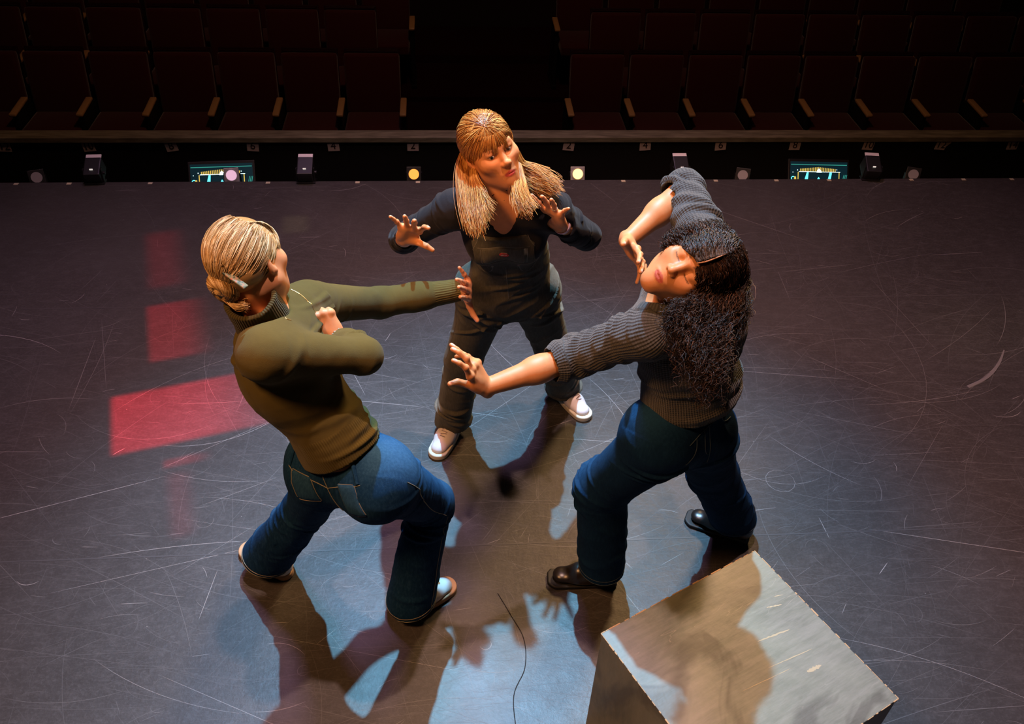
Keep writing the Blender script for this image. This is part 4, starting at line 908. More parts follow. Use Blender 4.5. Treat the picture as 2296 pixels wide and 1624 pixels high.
# ================================================================== 2
root2 = person('woman in dark dungarees and black top, long reddish-blonde hair, both palms out', 0)
J, O, Hf, Fp, Fc, upc, r_c, body = add_body(root2, 'w2', (.76, .32, .13), (.60, .10, .09), (.35, .17, .07), 'LR', (.85, .60, .52), s=.95, fo=-.004)
eyes(root2, O, Hf, .95, skin_mat('eye_2', (1, 1, 1), .15, 0), .25, -.2)
BLK = mat('black_jersey', (.016, .015, .018), .85, spec=.12, sheen=.06); t_ = NT(BLK); t_.bump(t_.noise(t_.obj(), 30, 4), .3, .004)
T, *_ = torso_prims(J, .005); up1 = unit(J['che'] - J['pel'])
T = T[3:]
for p_ in T[:2]: cutpr(p_, J['pel'] + up1 * .13, -up1)
P = T
for sd in 'LR':
    s_, e, w_ = J['sh' + sd], J['el' + sd], J['wr' + sd]; cut = w_ - unit(w_ - e) * (.045 if sd == 'L' else .03)
    P += [cone(s_, e, .058, .047, .04), cone(e, e + (w_ - e) * .5, .047, .042, .02), cutpr(cone(e + (w_ - e) * .4, w_, .042, .030, .02), cut, unit(w_ - e)), cone(cut - unit(w_ - e) * .015, cut + unit(w_ - e) * .08, .0265, .029, .003, op='s')]
vb = J['nek'] + Fc * .115 - upc * .085
P += [cone(J['nek'] + upc * .05, J['nek'] + upc * .01 + Fc * .03, .066, .056, .01, op='s'), cone(J['nek'] + upc * .01 + Fc * .075, vb, .060, .012, .008, op='s')]
segs2 = [(J['shL'], J['elL'], Fc, .045, 0), (J['elL'], J['wrL'], Fc, .036, .29), (J['shR'], J['elR'], Fc, .045, 0), (J['elR'], J['wrR'], Fc, .036, .29), (J['pel'], J['nek'], Fp, .13, 0)]
fold = rf(0, .02, 1.0, 8, .005, .007, 23, 1.1, None, .02) + rf(2, .02, 1.0, 8, .005, .007, 27, 1.1, None, .02) + rf(3, .1, .9, 4, .004, .006, 29) + rf(1, .1, .7, 4, .004, .006, 30)
top = cloth('long_sleeved_top', P, .0042, BLK, root2, segs2, .0012, 20, seed=12, folds=fold, wr=(.002, 16, 8))
# dungarees
DG = denim_mat('dungaree_denim', (.066, .062, .048), (.090, .084, .066), (.22, .21, .17)); DGT = mat('pale_stitching', (.19, .18, .15), .7)
hemR = J['anR'] + A([.005, .015, -.035]); hemL = J['anL'] + A([-.005, .015, -.035])
TT, *_ = torso_prims(J, .008); P = TT[:3] + [cone(J['pel'] + up1 * -.01, J['wai'] + up1 * .02, .134, .128, .04, (Fp, .86))]
bibtop = J['che'] + upc * .075
bb = cone(J['wai'], J['che'] + upc * .09, .131, .142, .03, (Fc, .80)); cutpr(bb, bibtop + Fc * .1, upc * 1.0 + Fc * .1); cutpr(bb, J['che'] + Fc * .005 - upc * .0, -Fc + upc * .55); P.append(bb)
for sg in (-1, 1):
    b2 = ell(J['che'] + Fc * .077 + r_c * sg * .068 - upc * .005, (.064, .060, .062), .04); cutpr(b2, bibtop + Fc * .1, upc); cutpr(b2, J['che'] + r_c * sg * .100, r_c * sg); P.append(b2)
P += denim_leg(J, 'R', .097, .072, .077, hemR, hemdir=A([0, -.05, -1])) + denim_leg(J, 'L', .097, .072, .077, hemL, hemdir=A([0, -.05, -1]))
for hm, kn in ((hemR, J['knR']), (hemL, J['knL'])):
    u_ = unit(hm - kn); P.append(cone(hm - u_ * .05, hm + u_ * .05, .062, .074, .004, op='s'))
segs = [(J['hiR'], J['knR'], Fp, .09, .1), (J['knR'], hemR, Fp, .08, .52), (J['hiL'], J['knL'], Fp, .09, .1), (J['knL'], hemL, Fp, .08, .52), (J['pel'] + up1 * .06, J['nek'], Fp, .14, 0)]
cr_ = (J['hiR'] + J['hiL']) / 2 - Z * .10 + Fp * .09
fold = rf(0, -.1, .35, 7, .009, .011, 31, .8, .4, .06) + rf(2, -.1, .35, 7, .009, .011, 33, .8, -.4, .06) + rf(1, .0, .35, 4, .007, .012, 35) + rf(3, .0, .35, 4, .007, .012, 36) + rf(1, .55, 1.0, 7, .010, .010, 37, 1.2) + rf(3, .55, 1.0, 7, .010, .010, 38, 1.2) + rf(4, .0, .35, 5, .005, .010, 39, .8, 0)
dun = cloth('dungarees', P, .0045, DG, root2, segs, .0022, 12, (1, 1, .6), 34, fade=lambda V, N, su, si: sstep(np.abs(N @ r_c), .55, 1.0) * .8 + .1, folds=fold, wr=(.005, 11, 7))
bd = bvh_of(dun)
def fp(x, z, off=.0012, d=None): return surf_point(bd, J['pel'] + up1 * z + r_c * x * .6, Fc + r_c * x * 2.2, off)
LB = []
LB.append([fp(x, .405 - .6 * x * x) for x in (-.095, -.05, 0, .05, .095)])
LB.append([fp(x, .355) for x in (-.10, -.05, 0, .05, .10)])
LB.append([fp(x, .285) for x in (-.12, -.06, 0, .06, .12)])
for sg in (-1, 1):
    LB.append([fp(sg * x, z) for x, z in ((.145, .275), (.135, .225), (.10, .20), (.065, .21), (.05, .255))])
    LB.append([fp(sg * x, z) for x, z in ((.085, .41), (.100, .38), (.120, .34), (.14, .30))])
LB.append([fp(0, z) for z in (.24, .20, .16, .12, .08)])
for sd, hm in (('R', hemR), ('L', hemL)):
    LB.append(limb_curve(bd, J['hi' + sd], J['kn' + sd], Fp, [(0, 1.5 if sd == 'R' else -1.5), (.3, 1.5 if sd == 'R' else -1.5), (.6, 1.5 if sd == 'R' else -1.5), (.98, 1.5 if sd == 'R' else -1.5)]))
stitch('seam_stitching', bd, LB, .0011, DGT, dun, 40)
pk = [fp(x, z, .001) for x, z in ((-.088, .355), (.088, .355), (.082, .295), (-.082, .295))]
patch('bib_pocket', pk, DG, dun, bd, .004, st=DGT)
MT = mat('button_metal', (.72, .66, .60), .3, .8)
# maker's patch: white rectangle with a red oval
WP = mat('label_white', (.75, .70, .66), .6); RP = mat('label_red', (.55, .03, .02), .6)
lc = [fp(x, z, .003) for x, z in ((-.022, .338), (.022, .342), (.022, .320), (-.022, .316))]
lab = patch('maker_patch', lc, WP, dun, bd, .0045, 4)
cen = (lc[0] + lc[1] + lc[2] + lc[3]) / 4; nn_ = bd.find_nearest(Vector(cen))[1]; bm = bmesh.new()
Mx = Matrix.Translation(Vector(cen) + nn_ * .0035) @ nn_.to_track_quat('Z', 'Y').to_matrix().to_4x4() @ Matrix.Diagonal((1.0, .5, 1, 1))
bmesh.ops.create_cone(bm, cap_ends=True, segments=24, radius1=.016, radius2=.016, depth=.0012, matrix=Mx); from_bm('red_oval', bm, RP, lab)
bm = bmesh.new()
for i in range(5): bm_box(bm, Vector(cen) + nn_ * .0044 + Vector(r_c) * (.009 - i * .0042) , (.0018, .0018, .0042), nn_.to_track_quat('Y', 'Z').to_matrix())
from_bm('oval_lettering', bm, WP, lab)
bs2 = bvh_of(top)
for sg in (-1, 1):
    c_ = [fp(sg * .075, .395, .002)] + [surf_point(bs2, J['che'] * (1 - t) + J['nek'] * t + r_c * sg * .075, Fc * (1 - t) + Z * (t + .1) * .8, .009) for t in (.65, .85, 1.0, 1.15)] + [J['nek'] + r_c * sg * .06 - Fc * .075 + upc * .005]
    C_ = catmull(c_, 24); Tn = unit(C_[5] - C_[0]); sidev = r_c; V = []
    for p in C_:
        for w_ in (-.017, .017): V.append(p + sidev * w_)
    V = A(V); Q = A([[2 * i, 2 * i + 1, 2 * i + 3, 2 * i + 2] for i in range(23)])
    st_ = np_mesh('strap', V, Q, DG, dun, {'su': V[:, 2], 'sv': V[:, 0], 'fade': np.full(len(V), .3)}); so = st_.modifiers.new('thick', 'SOLIDIFY'); so.thickness = .003; so.offset = 0
    p0 = C_[0]; bm = bmesh.new(); n_ = Vector(Fc); bm_cyl(bm, Vector(p0) , Vector(p0) + n_ * .006, .0085, seg=18); from_bm('bib_button', bm, MT, dun)
    wire = [p0 + r_c * x + upc * z + Fc * .006 for x, z in ((-.018, .030), (-.010, .012), (-.004, .0), (0, -.008), (.004, 0), (.010, .012), (.018, .030), (0, .032), (-.018, .030))]
    tubes('buckle', A([catmull(wire, 40)]), .0014, MT, st_, 6, 1.0)
for x, z in ((.142, .27), (.052, .255), (-.142, .27), (-.052, .255), (.135, .30)):
    bm = bmesh.new(); p = Vector(fp(x, z, 0)); n_ = bd.find_nearest(p)[1]; bm_cyl(bm, p, p + n_ * .003, .0045 if z < .29 else .007, seg=12); from_bm('rivet', bm, MT, dun)
SNK2 = (mat('sneaker_pink_white', (.82, .74, .74), .5), mat('sneaker_cream_sole', (.70, .64, .50), .6), mat('lace_grey', (.45, .36, .36), .7))
for sd in 'RL': shoe(root2, J, sd, 'sneaker', SNK2)
# pink wristband, ring
PKB = mat('pink_wristband', (.80, .52, .62), .4); hL = HANDS['w2L']; Wp = A(hL['W']); fd = unit(J['wrL'] - J['elL'])
bm = bmesh.new(); R = Vector(fd).to_track_quat('Z', 'Y').to_matrix().to_4x4()
me = bpy.data.meshes.new('wristband'); V = []
e1 = unit(np.cross(fd, Z)); e2 = np.cross(fd, e1); th = np.linspace(0, 2 * math.pi, 40, endpoint=False)
ring = [[(Wp - fd * .012) + (.0275 + .0022 * math.cos(b)) * (math.cos(a) * e1 + math.sin(a) * e2 * .93) + fd * .0075 * math.sin(b) for b in np.linspace(0, 2 * math.pi, 10, endpoint=False)] for a in th]
V = A(ring).reshape(-1, 3); Q = A([[i * 10 + j, i * 10 + (j + 1) % 10, ((i + 1) % 40) * 10 + (j + 1) % 10, ((i + 1) % 40) * 10 + j] for i in range(40) for j in range(10)]); bm.free()
np_mesh('wristband', V, Q, PKB, root2)
_, d_, s_h, n_h, hj = hand_joints(hL); ra, rb = hj['r'][0], hj['r'][1]; ax_ = unit(rb - ra); bead_ring('finger_ring', ra + (rb - ra) * .55, ax_, .0085, 22, .0014, MT, root2)
# hair
BL2 = [(0.0, (.18, .05, .010)), (.35, (.40, .14, .025)), (.7, (.60, .26, .055)), (1.0, (.76, .42, .12))]
HM2 = hair_mat('hair_strawberry_blonde', BL2)
E = lambda c, r, k=.02, op='u': ell(O + Hf @ (A(c) * .95), A(r) * .95, k, Hf, op)
P = [E((0, -.012, .038), (.081, .099, .091)), E((0, -.05, -.010), (.076, .064, .085)), E((0, .090, -.025), (.066, .085, .083), .02, 's')]
V, N, Q = mesh_field(P, .004); hair2 = np_mesh('hair', V, Q, HM2, root2, {'hr': np.full(len(V), .25)})
wd = unit(((A((0.0093,0.0594,0.0916)) / .95) - A([0, -.012, .038])) / A([.081, .099, .091])); w1_ = unit(np.cross(wd, A([1, 0, 0]))); w2_ = np.cross(wd, w1_)
def mk2(i):
    while True:
        a = RNG.random() * 6.283; ax = math.cos(a) * w1_ + math.sin(a) * w2_; tdir = np.cross(ax, wd); t0 = (RNG.random() ** .6) * 1.5
        e_ = wd * math.cos(t0) + tdir * math.sin(t0)
        if e_[1] > .55 and e_[2] < .35: continue
        fr_ = tdir[1]; t1 = min(t0 + 1.2, 1.02 if fr_ > .6 else 2.1)
        if t1 > t0 + .1: return wd, ax, t0, t1
L = [flow(O, Hf, .95, (0, -.012, .038), (.081, .099, .091), mk2, 3600, 18, 1.04)] + [loft(to_w(G_, O, Hf), n, 18, th_, am, 1.6, center=O, jit=jt, start=.22) for G_, n, th_, am, jt in (
    ([[(0.011,0.066,0.094),(0.032,0.035,0.107),(0.061,0.010,0.089),(0.077,-0.026,0.047),(0.074,-0.039,0.013)],[(0.011,0.065,0.094),(0.044,0.035,0.098),(0.072,-0.002,0.070),(0.074,-0.042,0.023),(0.071,-0.030,-0.004)],[(0.013,0.068,0.090),(0.045,0.055,0.080),(0.071,0.031,0.046),(0.075,0.004,0.008),(0.064,-0.020,-0.022)],[(0.012,0.073,0.085),(0.039,0.071,0.065),(0.059,0.058,0.036),(0.067,0.037,0.010),(0.065,-0.003,-0.020)]], 900, .006, .0014, .2), ([[(0.009,0.073,0.086),(0.037,0.075,0.060),(0.056,0.063,0.028),(0.064,0.043,0.003)],[(0.005,0.075,0.084),(0.023,0.084,0.059),(0.040,0.079,0.030),(0.048,0.068,0.008)],[(-0.002,0.078,0.081),(0.004,0.089,0.057),(0.009,0.092,0.034),(0.012,0.089,0.014)],[(-0.011,0.078,0.079),(-0.022,0.085,0.055),(-0.028,0.086,0.032),(-0.025,0.084,0.009)],[(-0.020,0.074,0.080),(-0.052,0.066,0.048),(-0.068,0.039,0.015),(-0.062,0.042,-0.002)]], 420, .004, .0012, .25), ([[(0.004,0.065,0.094),(-0.041,0.039,0.097),(-0.070,0.024,0.058),(-0.067,0.038,0.018),(-0.052,0.043,-0.016)],[(0.006,0.066,0.092),(-0.051,0.045,0.081),(-0.071,0.033,0.036),(-0.062,0.041,0.002),(-0.046,0.043,-0.025)],[(0.005,0.069,0.090),(-0.041,0.064,0.071),(-0.069,0.037,0.022),(-0.058,0.042,-0.007),(-0.045,0.043,-0.026)]], 800, .008, .0014, .2), ([[(0.008,0.065,0.093),(0.006,0.026,0.119),(0.041,0.006,0.110),(0.069,-0.022,0.073),(0.073,-0.041,0.020)],[(0.006,0.065,0.094),(-0.022,0.029,0.114),(0.004,0.022,0.120),(0.036,0.009,0.113),(0.062,-0.001,0.088)],[(0.005,0.066,0.093),(-0.041,0.029,0.103),(-0.023,0.027,0.114),(-0.003,0.024,0.120),(0.019,0.019,0.118)],[(0.006,0.066,0.092),(-0.064,0.011,0.081),(-0.063,0.009,0.085),(-0.043,0.025,0.103),(-0.026,0.027,0.113)]], 900, .006, .0014, .15))]
tubes('hair_strands', np.concatenate(L), .0010, HM2, hair2)
for nm, G_, n, am in (('long_lock', [[(0.056,-0.086,0.018),(0.105,-0.054,-0.013),(0.154,0.027,-0.048),(0.190,0.108,-0.094),(0.208,0.151,-0.132)],[(0.059,-0.068,0.007),(0.109,-0.033,-0.030),(0.153,0.047,-0.060),(0.184,0.122,-0.095),(0.202,0.167,-0.137)],[(0.060,-0.048,-0.004),(0.105,-0.011,-0.043),(0.143,0.067,-0.068),(0.181,0.138,-0.100),(0.197,0.182,-0.139)],[(0.063,-0.028,-0.019),(0.104,0.009,-0.056),(0.136,0.086,-0.076),(0.170,0.154,-0.102),(0.192,0.193,-0.136)],[(0.066,-0.008,-0.033),(0.099,0.026,-0.062),(0.127,0.101,-0.077),(0.152,0.161,-0.087),(0.182,0.199,-0.122)]], 1500, .0035), ('curled_lock', [[(0.072,-0.005,-0.021),(0.099,0.039,-0.044),(0.124,0.098,-0.072),(0.128,0.130,-0.096),(0.119,0.147,-0.109)],[(0.069,-0.001,-0.026),(0.096,0.045,-0.052),(0.116,0.104,-0.078),(0.128,0.135,-0.104),(0.133,0.153,-0.125)],[(0.080,-0.005,-0.025),(0.112,0.045,-0.059),(0.137,0.104,-0.086),(0.147,0.135,-0.112),(0.149,0.156,-0.136)]], 350, .003), ('long_lock', [[(-0.081,0.008,-0.038),(-0.084,0.013,-0.084),(-0.112,0.029,-0.117),(-0.129,0.066,-0.151),(-0.134,0.107,-0.176)],[(-0.074,0.013,-0.048),(-0.073,0.021,-0.101),(-0.094,0.034,-0.133),(-0.112,0.068,-0.160),(-0.120,0.109,-0.184)],[(-0.067,0.017,-0.059),(-0.062,0.024,-0.110),(-0.079,0.038,-0.145),(-0.098,0.069,-0.168),(-0.112,0.105,-0.181)],[(-0.059,0.020,-0.066),(-0.054,0.024,-0.114),(-0.062,0.035,-0.148),(-0.074,0.062,-0.166),(-0.086,0.095,-0.175)]], 1200, .0045), ('long_lock', [[(-0.059,0.022,-0.070),(-0.027,0.068,-0.098),(0.020,0.131,-0.121),(0.046,0.174,-0.143),(0.050,0.195,-0.159)],[(-0.064,0.025,-0.072),(-0.032,0.075,-0.108),(0.006,0.138,-0.127),(0.024,0.181,-0.146),(0.026,0.202,-0.160)],[(-0.065,0.030,-0.079),(-0.038,0.082,-0.117),(-0.009,0.146,-0.134),(0.002,0.185,-0.142),(0.003,0.203,-0.153)]], 500, .0035)):
    tubes(nm, loft(to_w(G_, O, Hf), int(n * 1.6), 22, .025, am, 1.3, center=O, jit=.5, flare=.8, trim=.32), .0008, HM2, hair2)
# ================================================================== 3
root3 = person('woman in grey knit sweater and dark jeans, long curly hair, bending sideways', 0)
J, O, Hf, Fp, Fc, upc, r_c, body = add_body(root3, 'w3', (.62, .27, .11), (.45, .10, .07), (.05, .022, .012), 'LR', (.75, .50, .40), s=.93, lids='closed', closed=True, wst=.84)
GRY = knit_mat('grey_chunky_knit', (.078, .076, .075), (.034, .033, .033), 760, .75, .15, mix2=(.17, .165, .165), stitch=900)
T, *_ = torso_prims(J, .018, .050); up1 = unit(J['che'] - J['pel']); hemA = J['pel'] + up1 * .125
P = [cutpr(cone(J['pel'], J['wai'], (.140), .140, .05, (Fp, .88)), hemA, -up1), cutpr(cone(J['wai'], J['che'], .138, .142, .06, (Fc, .84)), hemA, -up1)] + T[5:]
def sleeve(J, sd, tcut, n, r):
    s_, e, w_ = J['sh' + sd], J['el' + sd], J['wr' + sd]; L_ = np.linalg.norm(e - s_); a = unit(e - s_)
    cut = e + (w_ - e) * tcut; u_ = unit(w_ - e)
    rnd = RNG.random(8) * 6.28
    def pf(t, Pp): return .0045 * np.sin(t * n * 6.28 + rnd[0] + vn3(Pp * 14, 9) * 2.2) * sstep(t, .25, .6) + .003 * vn3(Pp * 28, 3)
    out = [cone(s_, e, r, r * .93, .04, prof=pf, side=np.cross(a, Z) * 1.5), cutpr(cone(e, e + (w_ - e) * (tcut + .15), r * .94, r * .86, .02, prof=lambda t, Pp: .006 * np.sin(t * 16 + rnd[1] + vn3(Pp * 12, 4) * 2)), cut, u_)]
    out += [cone(cut - u_ * .012, cut - u_ * .011, r * .90, r * .90, .012)] if tcut > .1 else []
    out.append(cone(cut - u_ * .03, cut + u_ * .12, r * .74, r * .76, .004, op='s'))
    return out
P += sleeve(J, 'R', .22, 5, .062) + sleeve(J, 'L', .10, 5.5, .066)
segs = [(J['shR'], J['elR'], Fc, .06, 0), (J['elR'], J['wrR'], Fc, .055, .29), (J['shL'], J['elL'], Fc, .06, 0), (J['elL'], J['wrL'], Fc, .055, .29), (hemA, J['nek'], Fp, .15, 0)]
fold = rf(4, .0, .5, 6, .010, .015, 43, 1.0) + rf(0, .0, .45, 4, .009, .011, 45, 1.3, None, .02) + rf(2, .0, .5, 5, .010, .012, 47, 1.4) + rf(4, .7, 1.0, 5, .009, .013, 48, .8, .3, .06)
# the raised hem band and the neckline opening
P += [cone(J['nek'] + upc * .04, O + Hf @ A([0, -.02, -.09]), .060, .062, .01, op='s')]
sw = cloth('sweater', P, .0045, GRY, root3, segs, .0026, 15, seed=42, folds=fold, wr=(.005, 10, 5))
DN3 = denim_mat('denim_dark_blue', (.003, .017, .050), (.005, .025, .068), (.02, .08, .17))
hemR = J['anR'] + A([.005, .0, -.015]); hemL = J['anL'] + A([-.01, .0, -.010])
TT, *_ = torso_prims(J, .004); P = TT[:3] + [cone(J['pel'] - up1 * .01, J['wai'], .124, .112, .04, (Fp, .86))]
P += denim_leg(J, 'R', .100, .086, .084, hemR, hemdir=A([.03, 0, -1])) + denim_leg(J, 'L', .098, .082, .086, hemL, hemdir=A([.12, -.05, -1]))
for hm, kn in ((hemR, J['knR']), (hemL, J['knL'])):
    u_ = unit(hm - kn); P.append(cone(hm - u_ * .05, hm + u_ * .05, .076, .079, .004, op='s'))
segs = [(J['hiR'], J['knR'], Fp, .09, .1), (J['knR'], hemR, Fp, .085, .52), (J['hiL'], J['knL'], Fp, .09, .1), (J['knL'], hemL, Fp, .085, .52), (J['pel'] + up1 * .06, J['nek'], Fp, .14, 0)]
fold = [(0, .04, .3, .05, .8, .011, .012), (0, .12, .4, .07, .8, .011, .010), (0, .2, .2, .04, .7, .012, .007), (2, .04, -.3, -.05, .8, .011, .012), (2, .12, -.4, -.07, .8, .011, .010)] + rf(0, .8, 1.0, 3, .009, .011, 53, .8, 3.14) + rf(1, .0, .35, 5, .008, .011, 54, .8, 2.6, .03) + rf(1, .45, .95, 3, .004, .018, 55, .7) + rf(3, .0, .95, 7, .005, .014, 57, .7, None, .04)
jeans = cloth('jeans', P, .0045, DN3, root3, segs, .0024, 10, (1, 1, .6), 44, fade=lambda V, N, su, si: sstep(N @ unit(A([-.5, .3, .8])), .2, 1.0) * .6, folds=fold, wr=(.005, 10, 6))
bv = bvh_of(jeans); THD = mat('denim_seam_thread', (.035, .060, .085), .7)
def fj(x, z, off=.0012): return surf_point(bv, J['pel'] + up1 * z + r_c * x * .6, Fp + r_c * x * 2.2, off)
LB = [[fj(0, z) for z in (.09, .06, .03, .0, -.03, -.06)], [fj(.028, z) for z in (.09, .05, .02)] + [fj(.018, -.005), fj(.004, -.015)], [fj(x, .085 + .0 * x) for x in (-.12, -.06, 0, .06, .12)]]
for sg in (-1, 1): LB.append([fj(sg * x, z) for x, z in ((.075, .085), (.085, .05), (.11, .03), (.14, .02))])
LB += [limb_curve(bv, J['knR'], hemR, Fp, [(.05, -1.7), (.3, -1.7), (.6, -1.7), (.97, -1.7)]), limb_curve(bv, J['knL'], hemL, Fp, [(.05, -1.2), (.3, -1.2), (.6, -1.2), (.97, -1.2)])]
for hm, kn in ((hemR, J['knR']), (hemL, J['knL'])):
    for dz in (.004, .022): LB.append([surf_point(bv, hm - unit(hm - kn) * dz, A([math.cos(a_), math.sin(a_), 0]), .0004) for a_ in np.linspace(0, 6.28, 13)])
stitch('seam_stitching', bv, LB, .0012, THD, jeans, 50)
BT = (mat('black_leather', (.012, .009, .008), .32, spec=.7), mat('boot_sole', (.006, .006, .006), .6), LACE)
for sd in 'RL': shoe(root3, J, sd, 'boot', BT)
BL3 = [(0.0, (.008, .004, .003)), (.5, (.022, .010, .006)), (.85, (.055, .024, .012)), (1.0, (.13, .055, .028))]
HM3 = hair_mat('hair_dark_brown', BL3, .45, .45)
E = lambda c, r, k=.02, op='u': ell(O + Hf @ (A(c) * .94), A(r) * .94, k, Hf, op)
P = [E((0, -.014, .040), (.080, .097, .090)), E((0, -.05, -.010), (.078, .062, .075)), E((0, .095, -.020), (.074, .080, .092), .015, 's')]
P.append(boxp(O + Hf @ (A([.013, .015, .125]) * .94), (.0030, .085, .03), Hf, .0008, .002, op='s'))
V, N, Q = mesh_field(P, .004); hair3 = np_mesh('hair', V, Q, HM3, root3, {'hr': np.full(len(V), .1)})
def mk3(i):
    sg = 1 if RNG.random() < .5 else -1; y = -.9 + 1.75 * RNG.random(); p0 = unit(A([.16, y, math.sqrt(max(.05, 1 - y * y * .9))])); ax = unit(np.cross(p0, A([sg, -.25, 0]))); t0 = .03 + 1.2 * RNG.random() ** 1.3
    return p0, ax, t0, min(t0 + .9, 1.9)
L = [flow(O, Hf, .95, (0, -.014, .040), (.080, .097, .090), mk3, 3600, 30, 1.09, .0035, .008), loft(to_w([[(-0.003,0.095,0.040),(0.031,0.087,0.033),(0.062,0.053,0.008),(0.072,0.056,-0.017),(0.068,0.042,-0.034)],[(-0.005,0.092,0.057),(0.037,0.081,0.053),(0.075,0.030,0.024),(0.083,0.049,0.003),(0.082,0.038,-0.021)],[(-0.006,0.083,0.077),(0.036,0.070,0.078),(0.072,0.031,0.059),(0.084,0.034,0.035),(0.093,0.026,0.006)],[(-0.007,0.067,0.098),(0.029,0.051,0.103),(0.062,0.018,0.090),(0.078,0.017,0.069),(0.094,0.008,0.047)],[(-0.005,0.047,0.114),(0.023,0.026,0.120),(0.051,-0.008,0.108),(0.067,0.002,0.098),(0.077,-0.013,0.085)],[(-0.004,0.030,0.122),(0.012,0.012,0.126),(0.035,-0.015,0.120),(0.050,-0.007,0.113),(0.058,-0.024,0.104)]], O, Hf), 2200, 30, .016, .003, 2, curl=.0055, cf=5, center=O, jit=.8, start=.02)]
tubes('hair_strands', np.concatenate(L), .0010, HM3, hair3)
tubes('long_curls', loft(to_w([[(-0.008,0.094,0.036),(-0.040,0.080,0.025),(-0.067,0.053,0.010),(-0.103,0.088,-0.003),(-0.127,0.098,-0.032),(-0.172,0.095,-0.062)],[(-0.011,0.090,0.055),(-0.049,0.072,0.047),(-0.079,0.030,0.028),(-0.122,0.062,0.017),(-0.163,0.071,-0.012),(-0.212,0.070,-0.048)],[(-0.012,0.082,0.075),(-0.052,0.057,0.072),(-0.088,0.004,0.051),(-0.135,0.039,0.036),(-0.185,0.047,0.002),(-0.252,0.045,-0.035)],[(-0.010,0.067,0.096),(-0.045,0.040,0.098),(-0.086,-0.021,0.078),(-0.137,0.014,0.058),(-0.193,0.024,0.022),(-0.289,0.025,-0.032)],[(-0.009,0.047,0.113),(-0.038,0.007,0.116),(-0.081,-0.044,0.098),(-0.134,-0.008,0.079),(-0.170,-0.001,0.054),(-0.233,0.003,0.003)],[(-0.006,0.030,0.121),(-0.028,-0.006,0.122),(-0.066,-0.059,0.108),(-0.110,-0.026,0.096),(-0.145,-0.023,0.079),(-0.160,-0.026,0.058)]], O, Hf), 1900, 40, .030, .003, 2, curl=.0055, cf=6, center=O, jit=.9, flare=1.5, start=.06, trim=.3), .0010, HM3, hair3)
tubes('long_curls', loft(to_w([[(-0.058,-0.003,0.037),(-0.099,0.048,-0.012),(-0.101,0.116,-0.040),(-0.116,0.146,-0.060),(-0.162,0.138,-0.057),(-0.210,0.128,-0.049)],[(-0.072,-0.007,0.042),(-0.116,0.039,0.002),(-0.153,0.102,-0.024),(-0.202,0.125,-0.041),(-0.246,0.120,-0.042),(-0.301,0.115,-0.047)],[(-0.079,-0.017,0.061),(-0.138,0.023,0.031),(-0.198,0.082,0.006),(-0.245,0.108,-0.017),(-0.283,0.112,-0.035),(-0.311,0.115,-0.050)],[(-0.086,-0.026,0.079),(-0.149,0.008,0.058),(-0.200,0.065,0.040),(-0.245,0.094,0.013),(-0.280,0.102,-0.014),(-0.304,0.110,-0.038)]], O, Hf), 1300, 40, .035, .005, 2, curl=.007, cf=7, center=O, jit=.8, flare=1.5, trim=.3), .0010, HM3, hair3)
tubes('hair_parting', A([catmull(to_w([[(-0.007,0.094,0.038),(-0.011,0.089,0.060),(-0.010,0.077,0.085),(-0.007,0.057,0.106),(-0.003,0.036,0.119)]], O, Hf)[0], 30)]), .0022, mat('scalp_skin', (.42, .19, .09), .6), hair3, 6, .6)
# ================================================================== painted rehearsal cube
def cube_mat():
    m = mat('painted_plywood', (.2, .2, .18), .5); t = NT(m); o = t.obj()
    n1 = t.noise(o, 3.0, 5, .6, .6); c = t.ramp(n1, [(.30, (.10, .115, .095)), (.5, (.165, .185, .150)), (.7, (.23, .25, .20))])
    br = t.noise(t.mapping(o, (2, 14, 3), (0, 0, .5)), 5, 5, .7); c = t.mix(t.math('MULTIPLY', t.ramp(br, [(.4, 0.0), (.7, 1.0)]), .35), c, (.30, .30, .27))
    drk = t.ramp(t.noise(t.mapping(o, (1.3, 1.3, .7), (0, .3, .2), (3, 1, 0)), 3.4, 3, .5, 1.2), [(.56, 0.0), (.64, 1.0)]); c = t.mix(t.math('MULTIPLY', drk, .6), c, (.055, .055, .045))
    for rz, th, sd in ((.5, .0045, 0), (-.4, .003, 5), (1.2, .003, 9)):
        v = t.mapping(o, (.8, 7, 1), (0, 0, rz), (sd, sd, sd)); n = t.noise(v, 4, 2, .5, .2); s_ = t.ramp(t.math('ABSOLUTE', t.math('SUBTRACT', n, .5)), [(0.0, 1.0), (th, 0.0)])
        s_ = t.math('MULTIPLY', s_, t.ramp(t.noise(v, 1.2, 2), [(.56, 0.0), (.66, 1.0)])); c = t.mix(t.math('MULTIPLY', s_, .35), c, (.45, .42, .36))
    t.link(c, t.b.inputs['Base Color']); t.link(t.math('ADD', t.math('MULTIPLY', br, .25), .33), t.b.inputs['Roughness']); t.bump(t.math('ADD', br, t.noise(o, 60, 3)), .25, .002)
    return m
CH = .565; CA = A([.4097, 1.319]); ang = .47; cu = A([math.cos(ang), math.sin(ang)]); cv_ = A([-math.sin(ang), math.cos(ang)]); CW, CL_ = .5735, .5500
cc = CA + cu * CW / 2 - cv_ * CL_ / 2
croot = empty('rehearsal_cube', (cc[0], cc[1], 0), ang); CM = cube_mat()
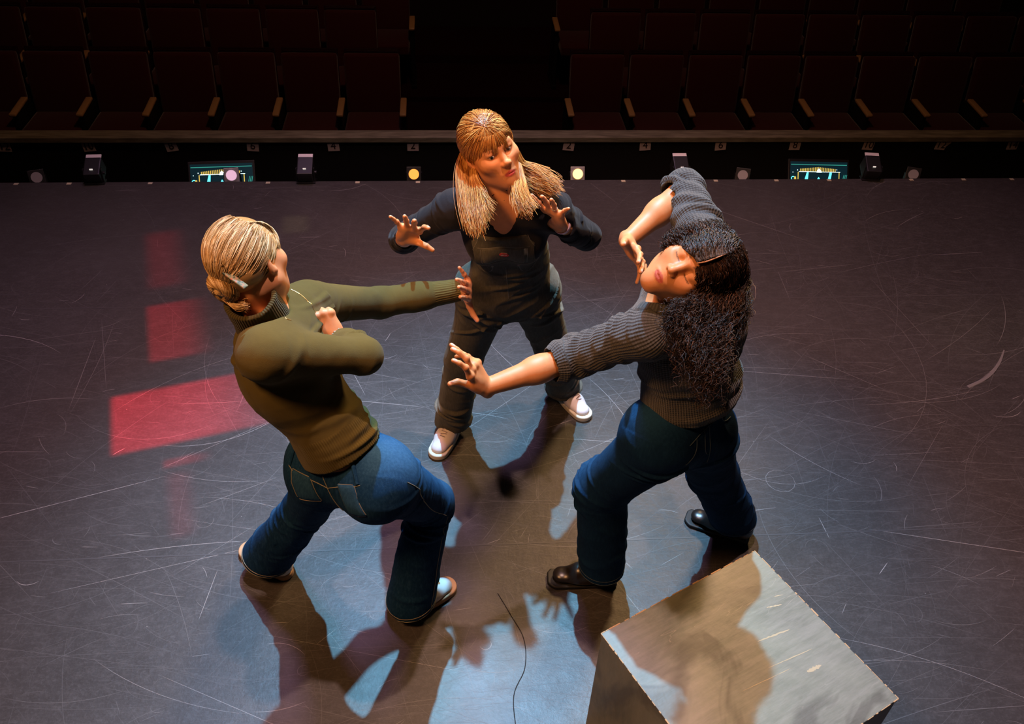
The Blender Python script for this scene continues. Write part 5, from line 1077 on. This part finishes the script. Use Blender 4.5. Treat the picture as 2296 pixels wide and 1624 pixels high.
bm = bmesh.new(); bm_box(bm, (0, 0, CH / 2 - .009), (CW - .004, CL_ - .004, CH - .018)); from_bm('cube_sides', bm, CM, croot)
bm = bmesh.new(); bm_box(bm, (0, 0, CH - .009), (CW, CL_, .018), None, .002); tp = from_bm('cube_top', bm, CM, croot)
WD = mat('bare_wood_edge', (.50, .34, .18), .7)
bm = bmesh.new()
rg = random.Random(4)
for (x0, y0, x1, y1) in ((-CW / 2, CL_ / 2, CW / 2, CL_ / 2), (CW / 2, CL_ / 2, CW / 2, -CL_ / 2), (-CW / 2, CL_ / 2, -CW / 2, -CL_ / 2), (-CW / 2, -CL_ / 2, CW / 2, -CL_ / 2)):
    t = 0
    while t < 1:
        l = rg.uniform(.01, .07); g = rg.uniform(.0, .035); a = Vector((x0 + (x1 - x0) * t, y0 + (y1 - y0) * t, CH - .0005)); e_ = min(1, t + l); b = Vector((x0 + (x1 - x0) * e_, y0 + (y1 - y0) * e_, CH - .0005)); bm_cyl(bm, a, b, rg.uniform(.0010, .0024), None, 6); t += l + g
from_bm('worn_edges', bm, WD, croot)
SWD = mat('scraped_wood', (.40, .35, .23), .7)
for x, y, l, rz, w_ in ((.13, .03, .11, -.15, .006), (.12, -.045, .15, -.12, .003), (.02, -.06, .17, -.10, .0022), (.155, -.10, .05, -.12, .012), (.20, .10, .05, -.3, .005), (.235, .12, .03, -.3, .003)):
    bm = bmesh.new(); N_ = 14; top = []; bot = []
    for i in range(N_ + 1):
        t = i / N_; e_ = math.sin(t * 3.14159) ** .4 * w_ / 2; q = Vector((x + (t - .5) * l * math.cos(rz), y + (t - .5) * l * math.sin(rz), CH + .0003)); nrm = Vector((-math.sin(rz), math.cos(rz), 0))
        top.append(bm.verts.new(q + nrm * e_ * rg.uniform(.35, 1.2))); bot.append(bm.verts.new(q - nrm * e_ * rg.uniform(.35, 1.2)))
    for i in range(N_): bm.faces.new((bot[i], bot[i + 1], top[i + 1], top[i]))
    from_bm('scraped_patch', bm, SWD, tp)
prop(croot, 'large grey painted wooden cube with scuffed top in the right foreground', 'cube')
